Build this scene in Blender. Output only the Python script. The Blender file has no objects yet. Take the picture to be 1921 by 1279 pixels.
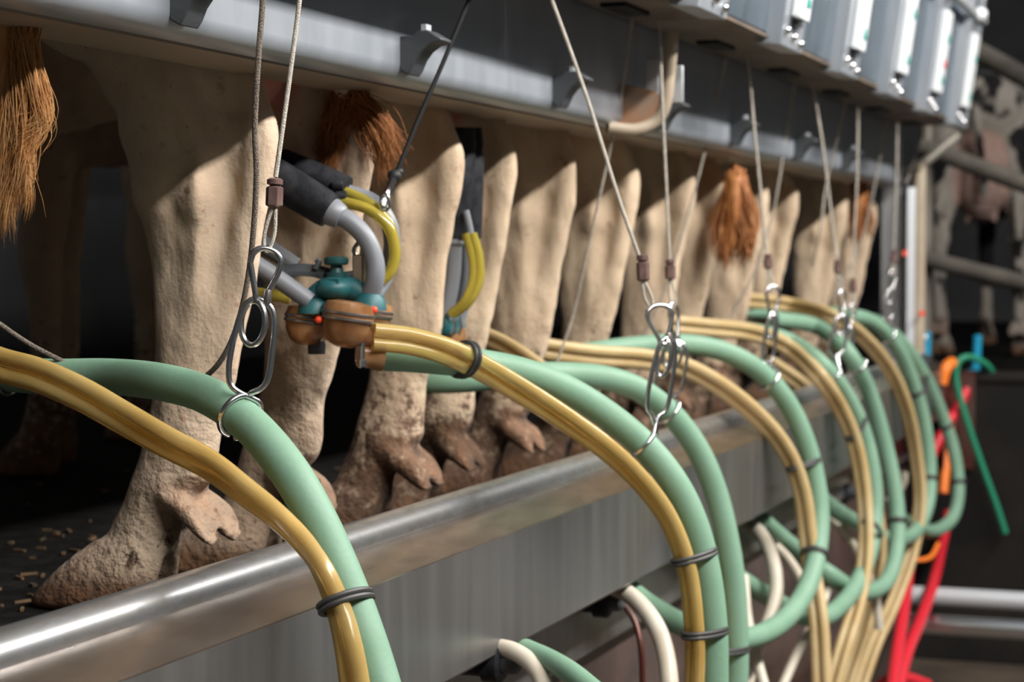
import bpy, math, random
from mathutils import Vector, Matrix, noise as MN
random.seed(7)
V = Vector
SC = bpy.context.scene
COL = SC.collection

# ------------------------------------------------------------------ camera, light, exposure
FPX = 70 / 36 * 1921
TH, PH, CZ = math.atan(1369.5 / FPX), math.atan(159.5 / FPX), 0.515
FW = V((math.cos(TH) * math.cos(PH), math.sin(TH) * math.cos(PH), -math.sin(PH)))
RT = V((math.sin(TH), -math.cos(TH), 0))
UP = RT.cross(FW)
EYE = V((0, 0, CZ))
cam = bpy.data.cameras.new('camera')
cam.lens = 70
cam.sensor_width = 36
cam.clip_start = 0.05
camo = bpy.data.objects.new('camera', cam)
COL.objects.link(camo)
camo.matrix_world = Matrix((( RT.x, UP.x, -FW.x, 0), (RT.y, UP.y, -FW.y, 0), (RT.z, UP.z, -FW.z, CZ), (0, 0, 0, 1)))
cam.dof.use_dof = True
cam.dof.focus_distance = 2.42
cam.dof.aperture_fstop = 5.6
SC.camera = camo

world = bpy.data.worlds.new('world')
SC.world = world
world.use_nodes = True
world.node_tree.nodes['Background'].inputs[0].default_value = (0.80, 0.90, 1.0, 1)
world.node_tree.nodes['Background'].inputs[1].default_value = 0.05

def area(name, loc, target, sx, sy, power, color=(1, 1, 1), spread=180):
    l = bpy.data.lights.new(name, 'AREA')
    l.shape = 'RECTANGLE'; l.size = sx; l.size_y = sy; l.energy = power; l.color = color
    l.spread = math.radians(spread)
    o = bpy.data.objects.new(name, l)
    COL.objects.link(o)
    d = (V(target) - V(loc)).normalized()
    x = V((1, 0, 0)); x = (x - d * x.dot(d)).normalized()
    y = (-d).cross(x)
    o.matrix_world = Matrix(((x.x, y.x, -d.x, loc[0]), (x.y, y.y, -d.y, loc[1]), (x.z, y.z, -d.z, loc[2]), (0, 0, 0, 1)))
    return o
# the long row of windows / light panels on the far side of the pit, above the operators
area('strip_light', (3.2, -1.62, 3.0), (3.2, 1.2, 0.72), 7.4, 0.17, 560, (1.0, 0.975, 0.94))
# soft cool fill added over the pit; no opening there is known
area('pit_fill_light', (3.5, -1.9, 3.1), (3.5, 0.4, 0.2), 7.5, 1.2, 14, (0.88, 0.95, 1.0))

# faint cool light added behind the cows to rim their legs; source unseen
area('barn_rim_fill', (2.6, 4.7, 1.3), (3.4, 1.4, 0.5), 3.0, 1.6, 4.5, (0.75, 0.87, 1.0))

vs = SC.view_settings
vs.view_transform = 'Standard'
vs.look = 'None'
vs.gamma = 1
vs.use_curve_mapping = False
vs.exposure = 0.0
SC.display_settings.display_device = 'sRGB'

def P(px, py, X=None, Y=None, D=None, Z=None):
    d = FW + RT * ((px - 960.5) / FPX) + UP * ((639.5 - py) / FPX)
    t = X / d.x if X is not None else Y / d.y if Y is not None else (Z - CZ) / d.z if Z is not None else D
    return EYE + d * t
def Q(p):
    v = p - EYE; D = v.dot(FW)
    return 960.5 + FPX * v.dot(RT) / D, 639.5 - FPX * v.dot(UP) / D, D

# ------------------------------------------------------------------ materials
def mat(name, base, rough=0.5, metal=0.0, var=None, var_scale=8.0, var_lo=0.4, var_hi=0.65, stretch=(1, 1, 1),
        bump=0.0, bump_scale=60.0, trans=0.0, sss=0.0, emit=None, emit_s=0.0, ior=1.45, rough_var=0.0, coat=0.0):
    m = bpy.data.materials.new(name)
    m.use_nodes = True
    nt = m.node_tree; N = nt.nodes; L = nt.links
    b = N['Principled BSDF']
    b.inputs['Base Color'].default_value = (*base, 1)
    b.inputs['Roughness'].default_value = rough
    b.inputs['Metallic'].default_value = metal
    b.inputs['IOR'].default_value = ior
    if name in ('black_rubber_mat', 'green_milk_hose', 'dark_end_wall', 'black_rubber'): b.inputs['Specular IOR Level'].default_value = 0.32 if 'hose' in name else 0.12
    if trans: b.inputs['Transmission Weight'].default_value = trans
    if coat: b.inputs['Coat Weight'].default_value = coat
    if sss:
        b.inputs['Subsurface Weight'].default_value = sss
        b.inputs['Subsurface Radius'].default_value = (0.02, 0.01, 0.005)
        b.inputs['Subsurface Scale'].default_value = 0.4
    if emit:
        b.inputs['Emission Color'].default_value = (*emit, 1); b.inputs['Emission Strength'].default_value = emit_s
    tc = N.new('ShaderNodeTexCoord'); mp = N.new('ShaderNodeMapping'); mp.inputs['Scale'].default_value = stretch
    L.new(tc.outputs['Object'], mp.inputs['Vector'])
    if var:
        n = N.new('ShaderNodeTexNoise'); n.inputs['Scale'].default_value = var_scale; n.inputs['Detail'].default_value = 6
        L.new(mp.outputs[0], n.inputs['Vector'])
        r = N.new('ShaderNodeValToRGB')
        r.color_ramp.elements[0].position = var_lo; r.color_ramp.elements[0].color = (*base, 1)
        r.color_ramp.elements[1].position = var_hi; r.color_ramp.elements[1].color = (*var, 1)
        L.new(n.outputs['Fac'], r.inputs[0]); L.new(r.outputs[0], b.inputs['Base Color'])
        if rough_var:
            mr = N.new('ShaderNodeMapRange'); mr.inputs['To Min'].default_value = rough - rough_var; mr.inputs['To Max'].default_value = rough + rough_var
            L.new(n.outputs['Fac'], mr.inputs[0]); L.new(mr.outputs[0], b.inputs['Roughness'])
    if bump:
        n2 = N.new('ShaderNodeTexNoise'); n2.inputs['Scale'].default_value = bump_scale; n2.inputs['Detail'].default_value = 4
        L.new(mp.outputs[0], n2.inputs['Vector'])
        bp = N.new('ShaderNodeBump'); bp.inputs['Strength'].default_value = bump; bp.inputs['Distance'].default_value = 0.01
        L.new(n2.outputs['Fac'], bp.inputs['Height']); L.new(bp.outputs[0], b.inputs['Normal'])
    return m

M = dict(
    rail=mat('galvanised_rail', (0.37, 0.40, 0.44), 0.42, 0.5, var=(0.42, 0.445, 0.485), var_scale=9, stretch=(2, 2, 0.6), rough_var=0.06),
    kerb=mat('brushed_kerb_steel', (0.21, 0.205, 0.20), 0.34, 0.75, var=(0.26, 0.255, 0.25), var_scale=6, stretch=(4, 1, 0.35), rough_var=0.06),
    ledge=mat('brown_ledge_steel', (0.40, 0.345, 0.30), 0.24, 0.92, var=(0.30, 0.25, 0.21), var_scale=9, stretch=(1.2, 4, 4), rough_var=0.08),  # brownish tone, varied along the steel
    lip=mat('worn_kerb_lip', (0.56, 0.56, 0.57), 0.30, 0.9, var=(0.42, 0.41, 0.40), var_scale=25, stretch=(1, 3, 3), rough_var=0.08),
    cab=mat('cabinet_sheet_steel', (0.155, 0.195, 0.235), 0.36, 0.6, var=(0.20, 0.245, 0.285), var_scale=6, stretch=(4, 4, 0.5), rough_var=0.1),
    tanunder=mat('warm_bounce_underside', (0.40, 0.32, 0.24), 0.5, 0.3, var=(0.33, 0.26, 0.20), var_scale=5, stretch=(0.5, 3, 3)),  # warm light bounced off the legs, put into the colour
    under=mat('brown_underside', (0.13, 0.10, 0.08), 0.6, 0.1, var=(0.20, 0.15, 0.11), var_scale=6),
    post=mat('channel_steel', (0.36, 0.39, 0.43), 0.4, 0.5, var=(0.45, 0.47, 0.5), var_scale=6, stretch=(3, 3, 0.5)),
    steel=mat('bright_steel', (0.70, 0.70, 0.70), 0.24, 1.0),
    wire=mat('wire_rope_steel', (0.50, 0.45, 0.38), 0.45, 0.2, var=(0.62, 0.56, 0.48), var_scale=90, bump=0.6, bump_scale=700),
    braid=mat('braided_rope', (0.34, 0.28, 0.22), 0.8, 0, var=(0.16, 0.12, 0.10), var_scale=420, bump=0.9, bump_scale=600),
    cord=mat('black_cord', (0.015, 0.015, 0.016), 0.6),
    ferrule=mat('brown_ferrule', (0.16, 0.095, 0.085), 0.38, 0.3, var=(0.22, 0.14, 0.12), var_scale=60),
    plastic=mat('dark_grey_plastic', (0.055, 0.06, 0.065), 0.5, bump=0.1),
    black=mat('black_rubber', (0.014, 0.015, 0.018), 0.42, var=(0.03, 0.03, 0.033), var_scale=40, bump=0.1, bump_scale=200),
    liner=mat('grey_rubber_liner', (0.19, 0.20, 0.22), 0.42),
    hose=mat('green_milk_hose', (0.18, 0.315, 0.218), 0.52, var=(0.205, 0.34, 0.24), var_scale=14, bump=0.05, bump_scale=120),
    amber=mat('amber_pulse_tube', (0.76, 0.55, 0.21), 0.20, var=(0.69, 0.46, 0.14), var_scale=12, trans=0.55, sss=0.0, ior=1.35),
    cream=mat('cream_pulse_tube', (0.70, 0.53, 0.28), 0.30, var=(0.62, 0.44, 0.20), var_scale=14, trans=0.3, ior=1.35),
    yellow=mat('yellow_short_tube', (0.66, 0.54, 0.09), 0.16, trans=0.6, ior=1.35),
    white=mat('white_tube', (0.62, 0.56, 0.46), 0.4, var=(0.52, 0.45, 0.35), var_scale=10),
    bowl=mat('amber_claw_bowl', (0.62, 0.33, 0.15), 0.2, trans=0.55, ior=1.36, var=(0.42, 0.18, 0.07), var_scale=20),
    teal=mat('teal_plastic', (0.012, 0.085, 0.095), 0.5, var=(0.02, 0.115, 0.125), var_scale=30),
    tealdark=mat('dark_teal_plastic', (0.012, 0.06, 0.06), 0.4),
    ring=mat('dull_ring_steel', (0.30, 0.27, 0.25), 0.35, 0.9),
    red_dot=mat('red_plug', (0.9, 0.07, 0.02), 0.4),
    panel=mat('white_control_panel', (0.80, 0.82, 0.82), 0.35),
    green_mark=mat('green_button', (0.01, 0.30, 0.25), 0.4),
    red_mark=mat('red_button', (0.75, 0.03, 0.06), 0.4),
    tie=mat('rubber_tie', (0.05, 0.048, 0.045), 0.5),
    mat_floor=mat('black_rubber_mat', (0.008, 0.008, 0.008), 0.85, var=(0.018, 0.016, 0.014), var_scale=18, bump=0.5, bump_scale=40),
    straw=mat('straw', (0.20, 0.12, 0.06), 0.9, var=(0.07, 0.05, 0.03), var_scale=20),
    pit=mat('brown_pit_floor', (0.055, 0.042, 0.032), 0.55, var=(0.10, 0.075, 0.055), var_scale=3, bump=0.3, bump_scale=50),
    pitwall=mat('brown_pit_wall', (0.085, 0.062, 0.056), 0.45, 0.2, var=(0.13, 0.085, 0.075), var_scale=5, bump=0.2, bump_scale=30),
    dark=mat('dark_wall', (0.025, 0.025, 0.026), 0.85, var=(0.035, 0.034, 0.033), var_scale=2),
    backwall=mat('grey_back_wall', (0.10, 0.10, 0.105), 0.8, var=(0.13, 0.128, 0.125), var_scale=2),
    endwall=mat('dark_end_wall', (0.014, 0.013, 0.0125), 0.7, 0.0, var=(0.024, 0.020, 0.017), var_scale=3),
    redsteel=mat('red_reflection_and_cable', (0.11, 0.035, 0.025), 0.35, 0.4, var=(0.10, 0.07, 0.06), var_scale=6),  # red hose's reflection as colour on the corner plate; also the cable's dark red
    pipe=mat('dull_gate_pipe', (0.20, 0.18, 0.15), 0.5, 0.35, var=(0.28, 0.25, 0.21), var_scale=8),
    tanpipe=mat('tan_painted_pipe', (0.46, 0.38, 0.28), 0.55, 0.0, var=(0.38, 0.30, 0.22), var_scale=9),
    red=mat('red_hose', (0.62, 0.02, 0.035), 0.4),
    orange=mat('orange_hose', (0.90, 0.22, 0.03), 0.42),
    greenh=mat('dark_green_hose', (0.02, 0.22, 0.12), 0.45),
    blue=mat('blue_hook_plastic', (0.01, 0.26, 0.42), 0.4),
    hair=mat('orange_tail_hair', (0.46, 0.21, 0.065), 0.6, var=(0.60, 0.33, 0.13), var_scale=26, sss=0.0),
    hair_dark=mat('russet_tail_hair', (0.30, 0.105, 0.027), 0.6, var=(0.42, 0.17, 0.05), var_scale=26),
    rust=mat('rust_painted_plate', (0.50, 0.24, 0.12), 0.5, 0.1, var=(0.36, 0.25, 0.18), var_scale=14),
    galv=mat('bright_galvanised', (0.62, 0.64, 0.66), 0.4, 0.4),
)

def hide_material(name, base, alt, patch=None, DK=0.13, SOFT=0.45, patch_lo=0.5, patch_hi=0.54, pscale=1.6):
    m = bpy.data.materials.new(name); m.use_nodes = True
    nt = m.node_tree; N = nt.nodes; L = nt.links
    b = N['Principled BSDF']; b.inputs['Roughness'].default_value = 0.75
    b.inputs['Specular IOR Level'].default_value = 0.2
    b.inputs['Sheen Weight'].default_value = 0.1
    tc = N.new('ShaderNodeTexCoord')
    def noise(scale, detail=6, rough=0.6, vec=None):
        n = N.new('ShaderNodeTexNoise'); n.inputs['Scale'].default_value = scale; n.inputs['Detail'].default_value = detail
        n.inputs['Roughness'].default_value = rough
        L.new(vec or tc.outputs['Object'], n.inputs['Vector']); return n.outputs['Fac']
    def ramp(fac, p0, p1, c0=(0, 0, 0), c1=(1, 1, 1)):
        r = N.new('ShaderNodeValToRGB'); e = r.color_ramp.elements
        e[0].position = p0; e[1].position = p1; e[0].color = (*c0, 1); e[1].color = (*c1, 1)
        L.new(fac, r.inputs[0]); return r.outputs[0]
    def mix(f, a, c):
        x = N.new('ShaderNodeMix'); x.data_type = 'RGBA'
        L.new(f, x.inputs[0]); L.new(a, x.inputs[6])
        if isinstance(c, tuple): x.inputs[7].default_value = (*c, 1)
        else: L.new(c, x.inputs[7])
        return x.outputs[2]
    def math_(op, a, c, clamp=False):
        x = N.new('ShaderNodeMath'); x.operation = op; x.use_clamp = clamp
        for i, q in enumerate((a, c)):
            if isinstance(q, (int, float)): x.inputs[i].default_value = q
            else: L.new(q, x.inputs[i])
        return x.outputs[0]
    col = ramp(noise(7), 0.38, 0.62, base, alt)
    if patch:
        at0 = N.new('ShaderNodeVertexColor'); at0.layer_name = 'pig'
        s0 = N.new('ShaderNodeSeparateColor'); L.new(at0.outputs[0], s0.inputs[0])
        pm = ramp(noise(pscale, 3), patch_lo, patch_hi)
        col = mix(pm, col, patch)
    # small pink and brown flecks
    col = mix(math_('MULTIPLY', ramp(noise(55, 3), 0.62, 0.70), 0.5), col, (0.36, 0.20, 0.13))
    col = mix(math_('MULTIPLY', ramp(noise(24, 4, 0.7), 0.66, 0.71), 0.75), col, (0.20, 0.125, 0.075))
    at = N.new('ShaderNodeVertexColor'); at.layer_name = 'pig'
    sp = N.new('ShaderNodeSeparateColor'); L.new(at.outputs[0], sp.inputs[0])
    hoof, dirt, udder = sp.outputs[0], sp.outputs[1], sp.outputs[2]
    col = mix(udder, col, (0.55, 0.25, 0.20))
    spl = ramp(math_('ADD', math_('MULTIPLY', noise(42, 5, 0.7), 1.0), math_('MULTIPLY', dirt, DK)), 0.68, 0.78)
    col = mix(spl, col, (0.11, 0.065, 0.04))
    soft = math_('MULTIPLY', math_('MULTIPLY', dirt, ramp(noise(13, 5), 0.40, 0.66)), SOFT)
    col = mix(soft, col, (0.30, 0.175, 0.12))
    hcol = ramp(noise(20), 0.35, 0.65, (0.11, 0.065, 0.04), (0.29, 0.145, 0.075))
    col = mix(hoof, col, hcol)
    L.new(col, b.inputs['Base Color'])
    # fold and vein relief plus short coat texture
    mp = N.new('ShaderNodeMapping'); mp.inputs['Scale'].default_value = (1, 1, 0.45); L.new(tc.outputs['Object'], mp.inputs['Vector'])
    h1 = noise(10, 2.5, 0.45, mp.outputs[0]); h2 = noise(170, 3)
    hh = math_('ADD', math_('ADD', h1, math_('MULTIPLY', noise(38, 3, 0.5, mp.outputs[0]), 0.14)), math_('MULTIPLY', h2, 0.045))
    hd = math_('MULTIPLY', math_('MULTIPLY', dirt, noise(60, 4)), 0.45)
    bp = N.new('ShaderNodeBump'); bp.inputs['Strength'].default_value = 0.7; bp.inputs['Distance'].default_value = 0.035
    L.new(math_('ADD', hh, hd), bp.inputs['Height']); L.new(bp.outputs[0], b.inputs['Normal'])
    return m
HIDE = hide_material('cream_hide', (0.60, 0.465, 0.335), (0.53, 0.39, 0.275))
HIDE_DIRTY = hide_material('soiled_cream_hide', (0.58, 0.445, 0.31), (0.50, 0.37, 0.25), DK=0.32, SOFT=0.65)
HIDE_BW = hide_material('black_pied_hide', (0.42, 0.38, 0.33), (0.36, 0.32, 0.27), (0.012, 0.012, 0.013), patch_lo=0.50, patch_hi=0.53, pscale=2.3)

# ------------------------------------------------------------------ mesh builder
def spline(pts, per=8, closed=False):
    pts = [V(p) for p in pts]
    n = len(pts); out = []
    if n < 3 and not closed:
        return [pts[0].lerp(pts[1], i / per) for i in range(per + 1)]
    rng = range(n) if closed else range(n - 1)
    for i in rng:
        if closed: a, b, c, d = pts[i - 1], pts[i], pts[(i + 1) % n], pts[(i + 2) % n]
        else:
            b, c = pts[i], pts[i + 1]
            a = pts[i - 1] if i else b * 2 - c
            d = pts[i + 2] if i + 2 < n else c * 2 - b
        for k in range(per):
            t = k / per
            out.append(0.5 * ((2 * b) + (c - a) * t + (2 * a - 5 * b + 4 * c - d) * t * t + (3 * b - a - 3 * c + d) * t ** 3))
    if not closed: out.append(pts[-1].copy())
    return out

class MB:
    def __init__(s): s.v = []; s.f = []
    def ringstrip(s, rings, closed=False, cap=True):
        n = len(rings[0]); b = len(s.v)
        for r in rings: s.v += [tuple(p) for p in r]
        m = len(rings)
        for i in range(m if closed else m - 1):
            a = b + i * n; c = b + ((i + 1) % m) * n
            for k in range(n): s.f.append((a + k, a + (k + 1) % n, c + (k + 1) % n, c + k))
        if cap and not closed:
            s.f.append(tuple(b + k for k in reversed(range(n))))
            s.f.append(tuple(b + (m - 1) * n + k for k in range(n)))
        return s
    def tube(s, pts, r, n=12, closed=False, cap=True, sq=1.0):
        pts = [V(p) for p in pts]; m = len(pts)
        T = []
        for i in range(m):
            if closed: t = pts[(i + 1) % m] - pts[i - 1]
            else: t = pts[min(i + 1, m - 1)] - pts[max(i - 1, 0)]
            T.append(t.normalized() if t.length > 1e-9 else V((0, 0, 1)))
        u = T[0].orthogonal().normalized()
        rings = []; us = []
        for i in range(m):
            u = (u - T[i] * u.dot(T[i])).normalized(); us.append(u.copy())
        if closed:
            w = T[0]; e = us[-1]; e = (e - w * e.dot(w)).normalized()
            ang = math.atan2(w.dot(us[0].cross(e)), us[0].dot(e))
            for i in range(m): us[i] = Matrix.Rotation(-ang * i / (m - 1), 3, T[i]) @ us[i]
        for i in range(m):
            rr = r[i] if isinstance(r, (list, tuple)) else r
            w = T[i].cross(us[i])
            rings.append([pts[i] + us[i] * (rr * math.cos(2 * math.pi * k / n)) + w * (rr * sq * math.sin(2 * math.pi * k / n)) for k in range(n)])
        return s.ringstrip(rings, closed, cap)
    def loft(s, secs, n=20):
        """secs: (centre, half axis a, half axis b)"""
        return s.ringstrip([[V(c) + V(a) * math.cos(2 * math.pi * k / n) + V(b) * math.sin(2 * math.pi * k / n) for k in range(n)] for c, a, b in secs])
    def lathe(s, origin, axis, prof, n=24):
        """prof: list of (distance along axis, radius)"""
        o = V(origin); a = V(axis).normalized(); u = a.orthogonal().normalized(); w = a.cross(u)
        return s.ringstrip([[o + a * d + (u * math.cos(2 * math.pi * k / n) + w * math.sin(2 * math.pi * k / n)) * max(r, 1e-4) for k in range(n)] for d, r in prof])
    def prism(s, poly, d0, d1, fn):
        """poly of 2D points extruded from d0 to d1; fn(a, b, d) -> point"""
        return s.ringstrip([[fn(a, b, d0) for a, b in poly], [fn(a, b, d1) for a, b in poly]])
    def box(s, c, sx, sy, sz, rot=None):
        c = V(c); R = rot or Matrix.Identity(3); b = len(s.v)
        for z in (-1, 1):
            for x, y in ((-1, -1), (1, -1), (1, 1), (-1, 1)):
                s.v.append(tuple(c + R @ V((x * sx / 2, y * sy / 2, z * sz / 2))))
        for f in ((3, 2, 1, 0), (4, 5, 6, 7), (0, 1, 5, 4), (1, 2, 6, 5), (2, 3, 7, 6), (3, 0, 4, 7)): s.f.append(tuple(b + i for i in f))
        return s
    def ball(s, c, rx, ry, rz, n=16, m=10, rot=None):
        R = rot or Matrix.Identity(3); c = V(c)
        rings = []
        for i in range(m + 1):
            ph = -math.pi / 2 + math.pi * (0.02 + 0.96 * i / m)
            rings.append([c + R @ V((rx * math.cos(ph) * math.cos(2 * math.pi * k / n), ry * math.cos(ph) * math.sin(2 * math.pi * k / n), rz * math.sin(ph))) for k in range(n)])
        return s.ringstrip(rings)
    def mesh(s, name, material, sharp=38):
        me = bpy.data.meshes.new(name)
        me.from_pydata(s.v, [], s.f); me.update()
        me.polygons.foreach_set('use_smooth', [True] * len(me.polygons))
        me.set_sharp_from_angle(angle=math.radians(sharp))
        if material: me.materials.append(material)
        return me
    def build(s, name, material, parent=None, bevel=0.0, sharp=38):
        me = s.mesh(name, material, sharp)
        o = bpy.data.objects.new(name, me); COL.objects.link(o)
        if bevel:
            bv = o.modifiers.new('bevel', 'BEVEL'); bv.width = bevel; bv.segments = 2; bv.limit_method = 'ANGLE'; bv.angle_limit = math.radians(50)
        if parent:
            o.parent = parent
            o.matrix_parent_inverse = parent.matrix_world.inverted()
        return o

def tag(o, label, cat, group=None, kind=None):
    if label: o['label'] = label
    if cat: o['category'] = cat
    if group: o['group'] = group
    if kind: o['kind'] = kind
    return o
def thing(name, label, cat, loc=(0, 0, 0), group=None):
    o = bpy.data.objects.new(name, None); COL.objects.link(o)
    o.empty_display_size = 0.05
    o.location = loc
    o.matrix_world = Matrix.Translation(V(loc))
    return tag(o, label, cat, group)
def struct(o):
    o['kind'] = 'structure'; return o

# ------------------------------------------------------------------ the setting
XE = 7.62                                        # where the pit ends
YW = 1.20                                        # pit wall behind the kerb
struct(MB().box((7.5, 2.95, -0.05), 17.0, 3.62, 0.1).build('floor', M['mat_floor']))
struct(MB().box((11.9, -1.4, -0.05), 8.5, 5.04, 0.1).build('floor', M['mat_floor']))
struct(MB().box((3.3, -1.0, -1.07), 8.7, 4.5, 0.1).build('pit_floor', M['pit']))
struct(MB().box((3.3, 1.23, -0.61), 8.7, 0.08, 0.82).build('wall_pit', M['pitwall']))
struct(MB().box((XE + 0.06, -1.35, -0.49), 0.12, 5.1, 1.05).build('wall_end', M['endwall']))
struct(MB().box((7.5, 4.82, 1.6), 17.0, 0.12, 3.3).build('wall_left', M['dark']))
struct(MB().box((16.06, 0.4, 1.6), 0.12, 9.0, 3.3).build('wall_back', M['backwall']))
struct(MB().tube([(XE + 0.02, 1.1, 0.055), (XE + 0.02, -3.8, 0.055)], 0.03, 12).build('trim_end', M['endwall']))

# kerb of the standing platform
hl = CZ - 0.363
kerb = thing('kerb', 'long stainless steel kerb with rounded lip below the cows\' hooves', 'kerb', (3.5, 1.1, hl - 0.2))
def ex(a, b, d): return V((d, a, b))
MB().tube([(-0.5, 1.13, hl - 0.027), (XE, 1.13, hl - 0.027)], 0.0285, 20).build('lip', M['lip'], kerb)
YP = 1.035                                       # face of the kerb panel
led = [(1.142, hl - 0.02), (1.112, hl - 0.026), (YP - 0.001, CZ - 0.4185), (YP + 0.004, CZ - 0.430), (1.112, hl - 0.04), (1.142, hl - 0.045)][::-1]
MB().prism(led, -0.5, XE, ex).build('splash_ledge', M['ledge'], kerb)
prof = [(YP, CZ - 0.4195), (YP, CZ - 0.592), (YP + 0.006, CZ - 0.598), (1.115, CZ - 0.598), (1.115, CZ - 0.585), (YP + 0.014, CZ - 0.585), (YP + 0.014, CZ - 0.425)][::-1]
MB().prism(prof, -0.5, XE, ex).build('front_panel', M['kerb'], kerb)
MB().box((3.56, 1.165, -0.06), 8.1, 0.03, 0.35).build('back_plate', M['kerb'], kerb)

# rump rail
zr = CZ + 0.256
rail = thing('rump_rail', 'wide galvanised rump rail running above the row of cows\' legs', 'rail', (3.4, 1.25, zr))
def arc(cx, cz, r, a0, a1, n=5): return [(cx + r * math.cos(math.radians(a0 + (a1 - a0) * i / n)), cz + r * math.sin(math.radians(a0 + (a1 - a0) * i / n))) for i in range(n + 1)]
rp = [(1.335, zr + 0.80), (1.18, zr + 0.80)] + arc(1.205, zr + 0.03, 0.025, 180, 250) + [(1.215, zr + 0.003)] + arc(1.315, zr + 0.02, 0.02, 270, 360)
MB().prism(rp, -0.5, 7.38, ex).build('beam', M['rail'], rail)

MB().box((3.44, 1.274, zr + 0.0012), 7.87, 0.112, 0.003).build('underside', M['tanunder'], rail)  # thin added plate; its tan paints the warm bounce from the legs
def corbel(X, parent):
    z0 = zr + 0.012; K = 0.66
    raw = [(1.181, 0.088), (1.181, 0.012), (1.160, 0), (1.150, 0.014), (1.140, 0.036), (1.125, 0.055), (1.106, 0.068), (1.082, 0.074),
           (1.080, 0.080), (1.098, 0.090), (1.115, 0.100), (1.14, 0.098), (1.15, 0.088)]
    prof = [(1.181 - (1.181 - y) * K, z0 + z * K) for y, z in raw]
    o = MB().prism(prof, X - 0.022, X + 0.022, ex).build('bracket', M['plastic'], parent, bevel=0.002)
    MB().lathe((X - 0.004, 1.161, z0 + 0.021), (-0.2, -0.85, -0.5), [(0, 0.006), (0.003, 0.006), (0.004, 0.004)], 12).build('screw', M['steel'], o)
    MB().box((X, 1.147, z0 + 0.070), 0.02, 0.008, 0.012).build('clip', M['galv'], o)
def xr(px, Y): # X of a point seen at column px on the vertical plane Y
    return P(px, 480, Y=Y).x
for px in (410, 820, 1092, 1277, 1410, 1525, 1610):
    corbel(xr(px, 1.13), rail)
# stall support: curved plate and pipe hanging from the cabinets to the rail
sx = xr(1250, 1.09)
sup = MB()
curve = spline([P(1140, 238, X=sx - 0.05), P(1190, 243, X=sx - 0.02), P(1228, 228, X=sx), P(1248, 195, X=sx), P(1256, 130, X=sx), P(1262, 60, X=sx)], 6)
sup.tube(curve, 0.013, 10)
sup.build('support_pipe', M['tanpipe'], rail)
pl = [P(1140, 236, X=sx), P(1143, 165, X=sx), P(1180, 158, X=sx), P(1230, 172, X=sx), P(1246, 190, X=sx), P(1226, 226, X=sx), P(1190, 241, X=sx)]
pb = MB(); pb.ringstrip([[p + V((-0.006, 0, 0)) for p in pl], [p + V((0.006, 0, 0)) for p in pl]])
pb.build('gusset_plate', M['rust'], rail)
a0 = P(1224, 145, X=sx + 0.05)
MB().box(a0, 0.006, 0.028, 0.075).build('bolt_plate', M['galv'], rail, bevel=0.002)
MB().box(P(1272, 158, X=sx + 0.06), 0.006, 0.022, 0.075).build('bolt_plate', M['galv'], rail, bevel=0.002)

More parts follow.
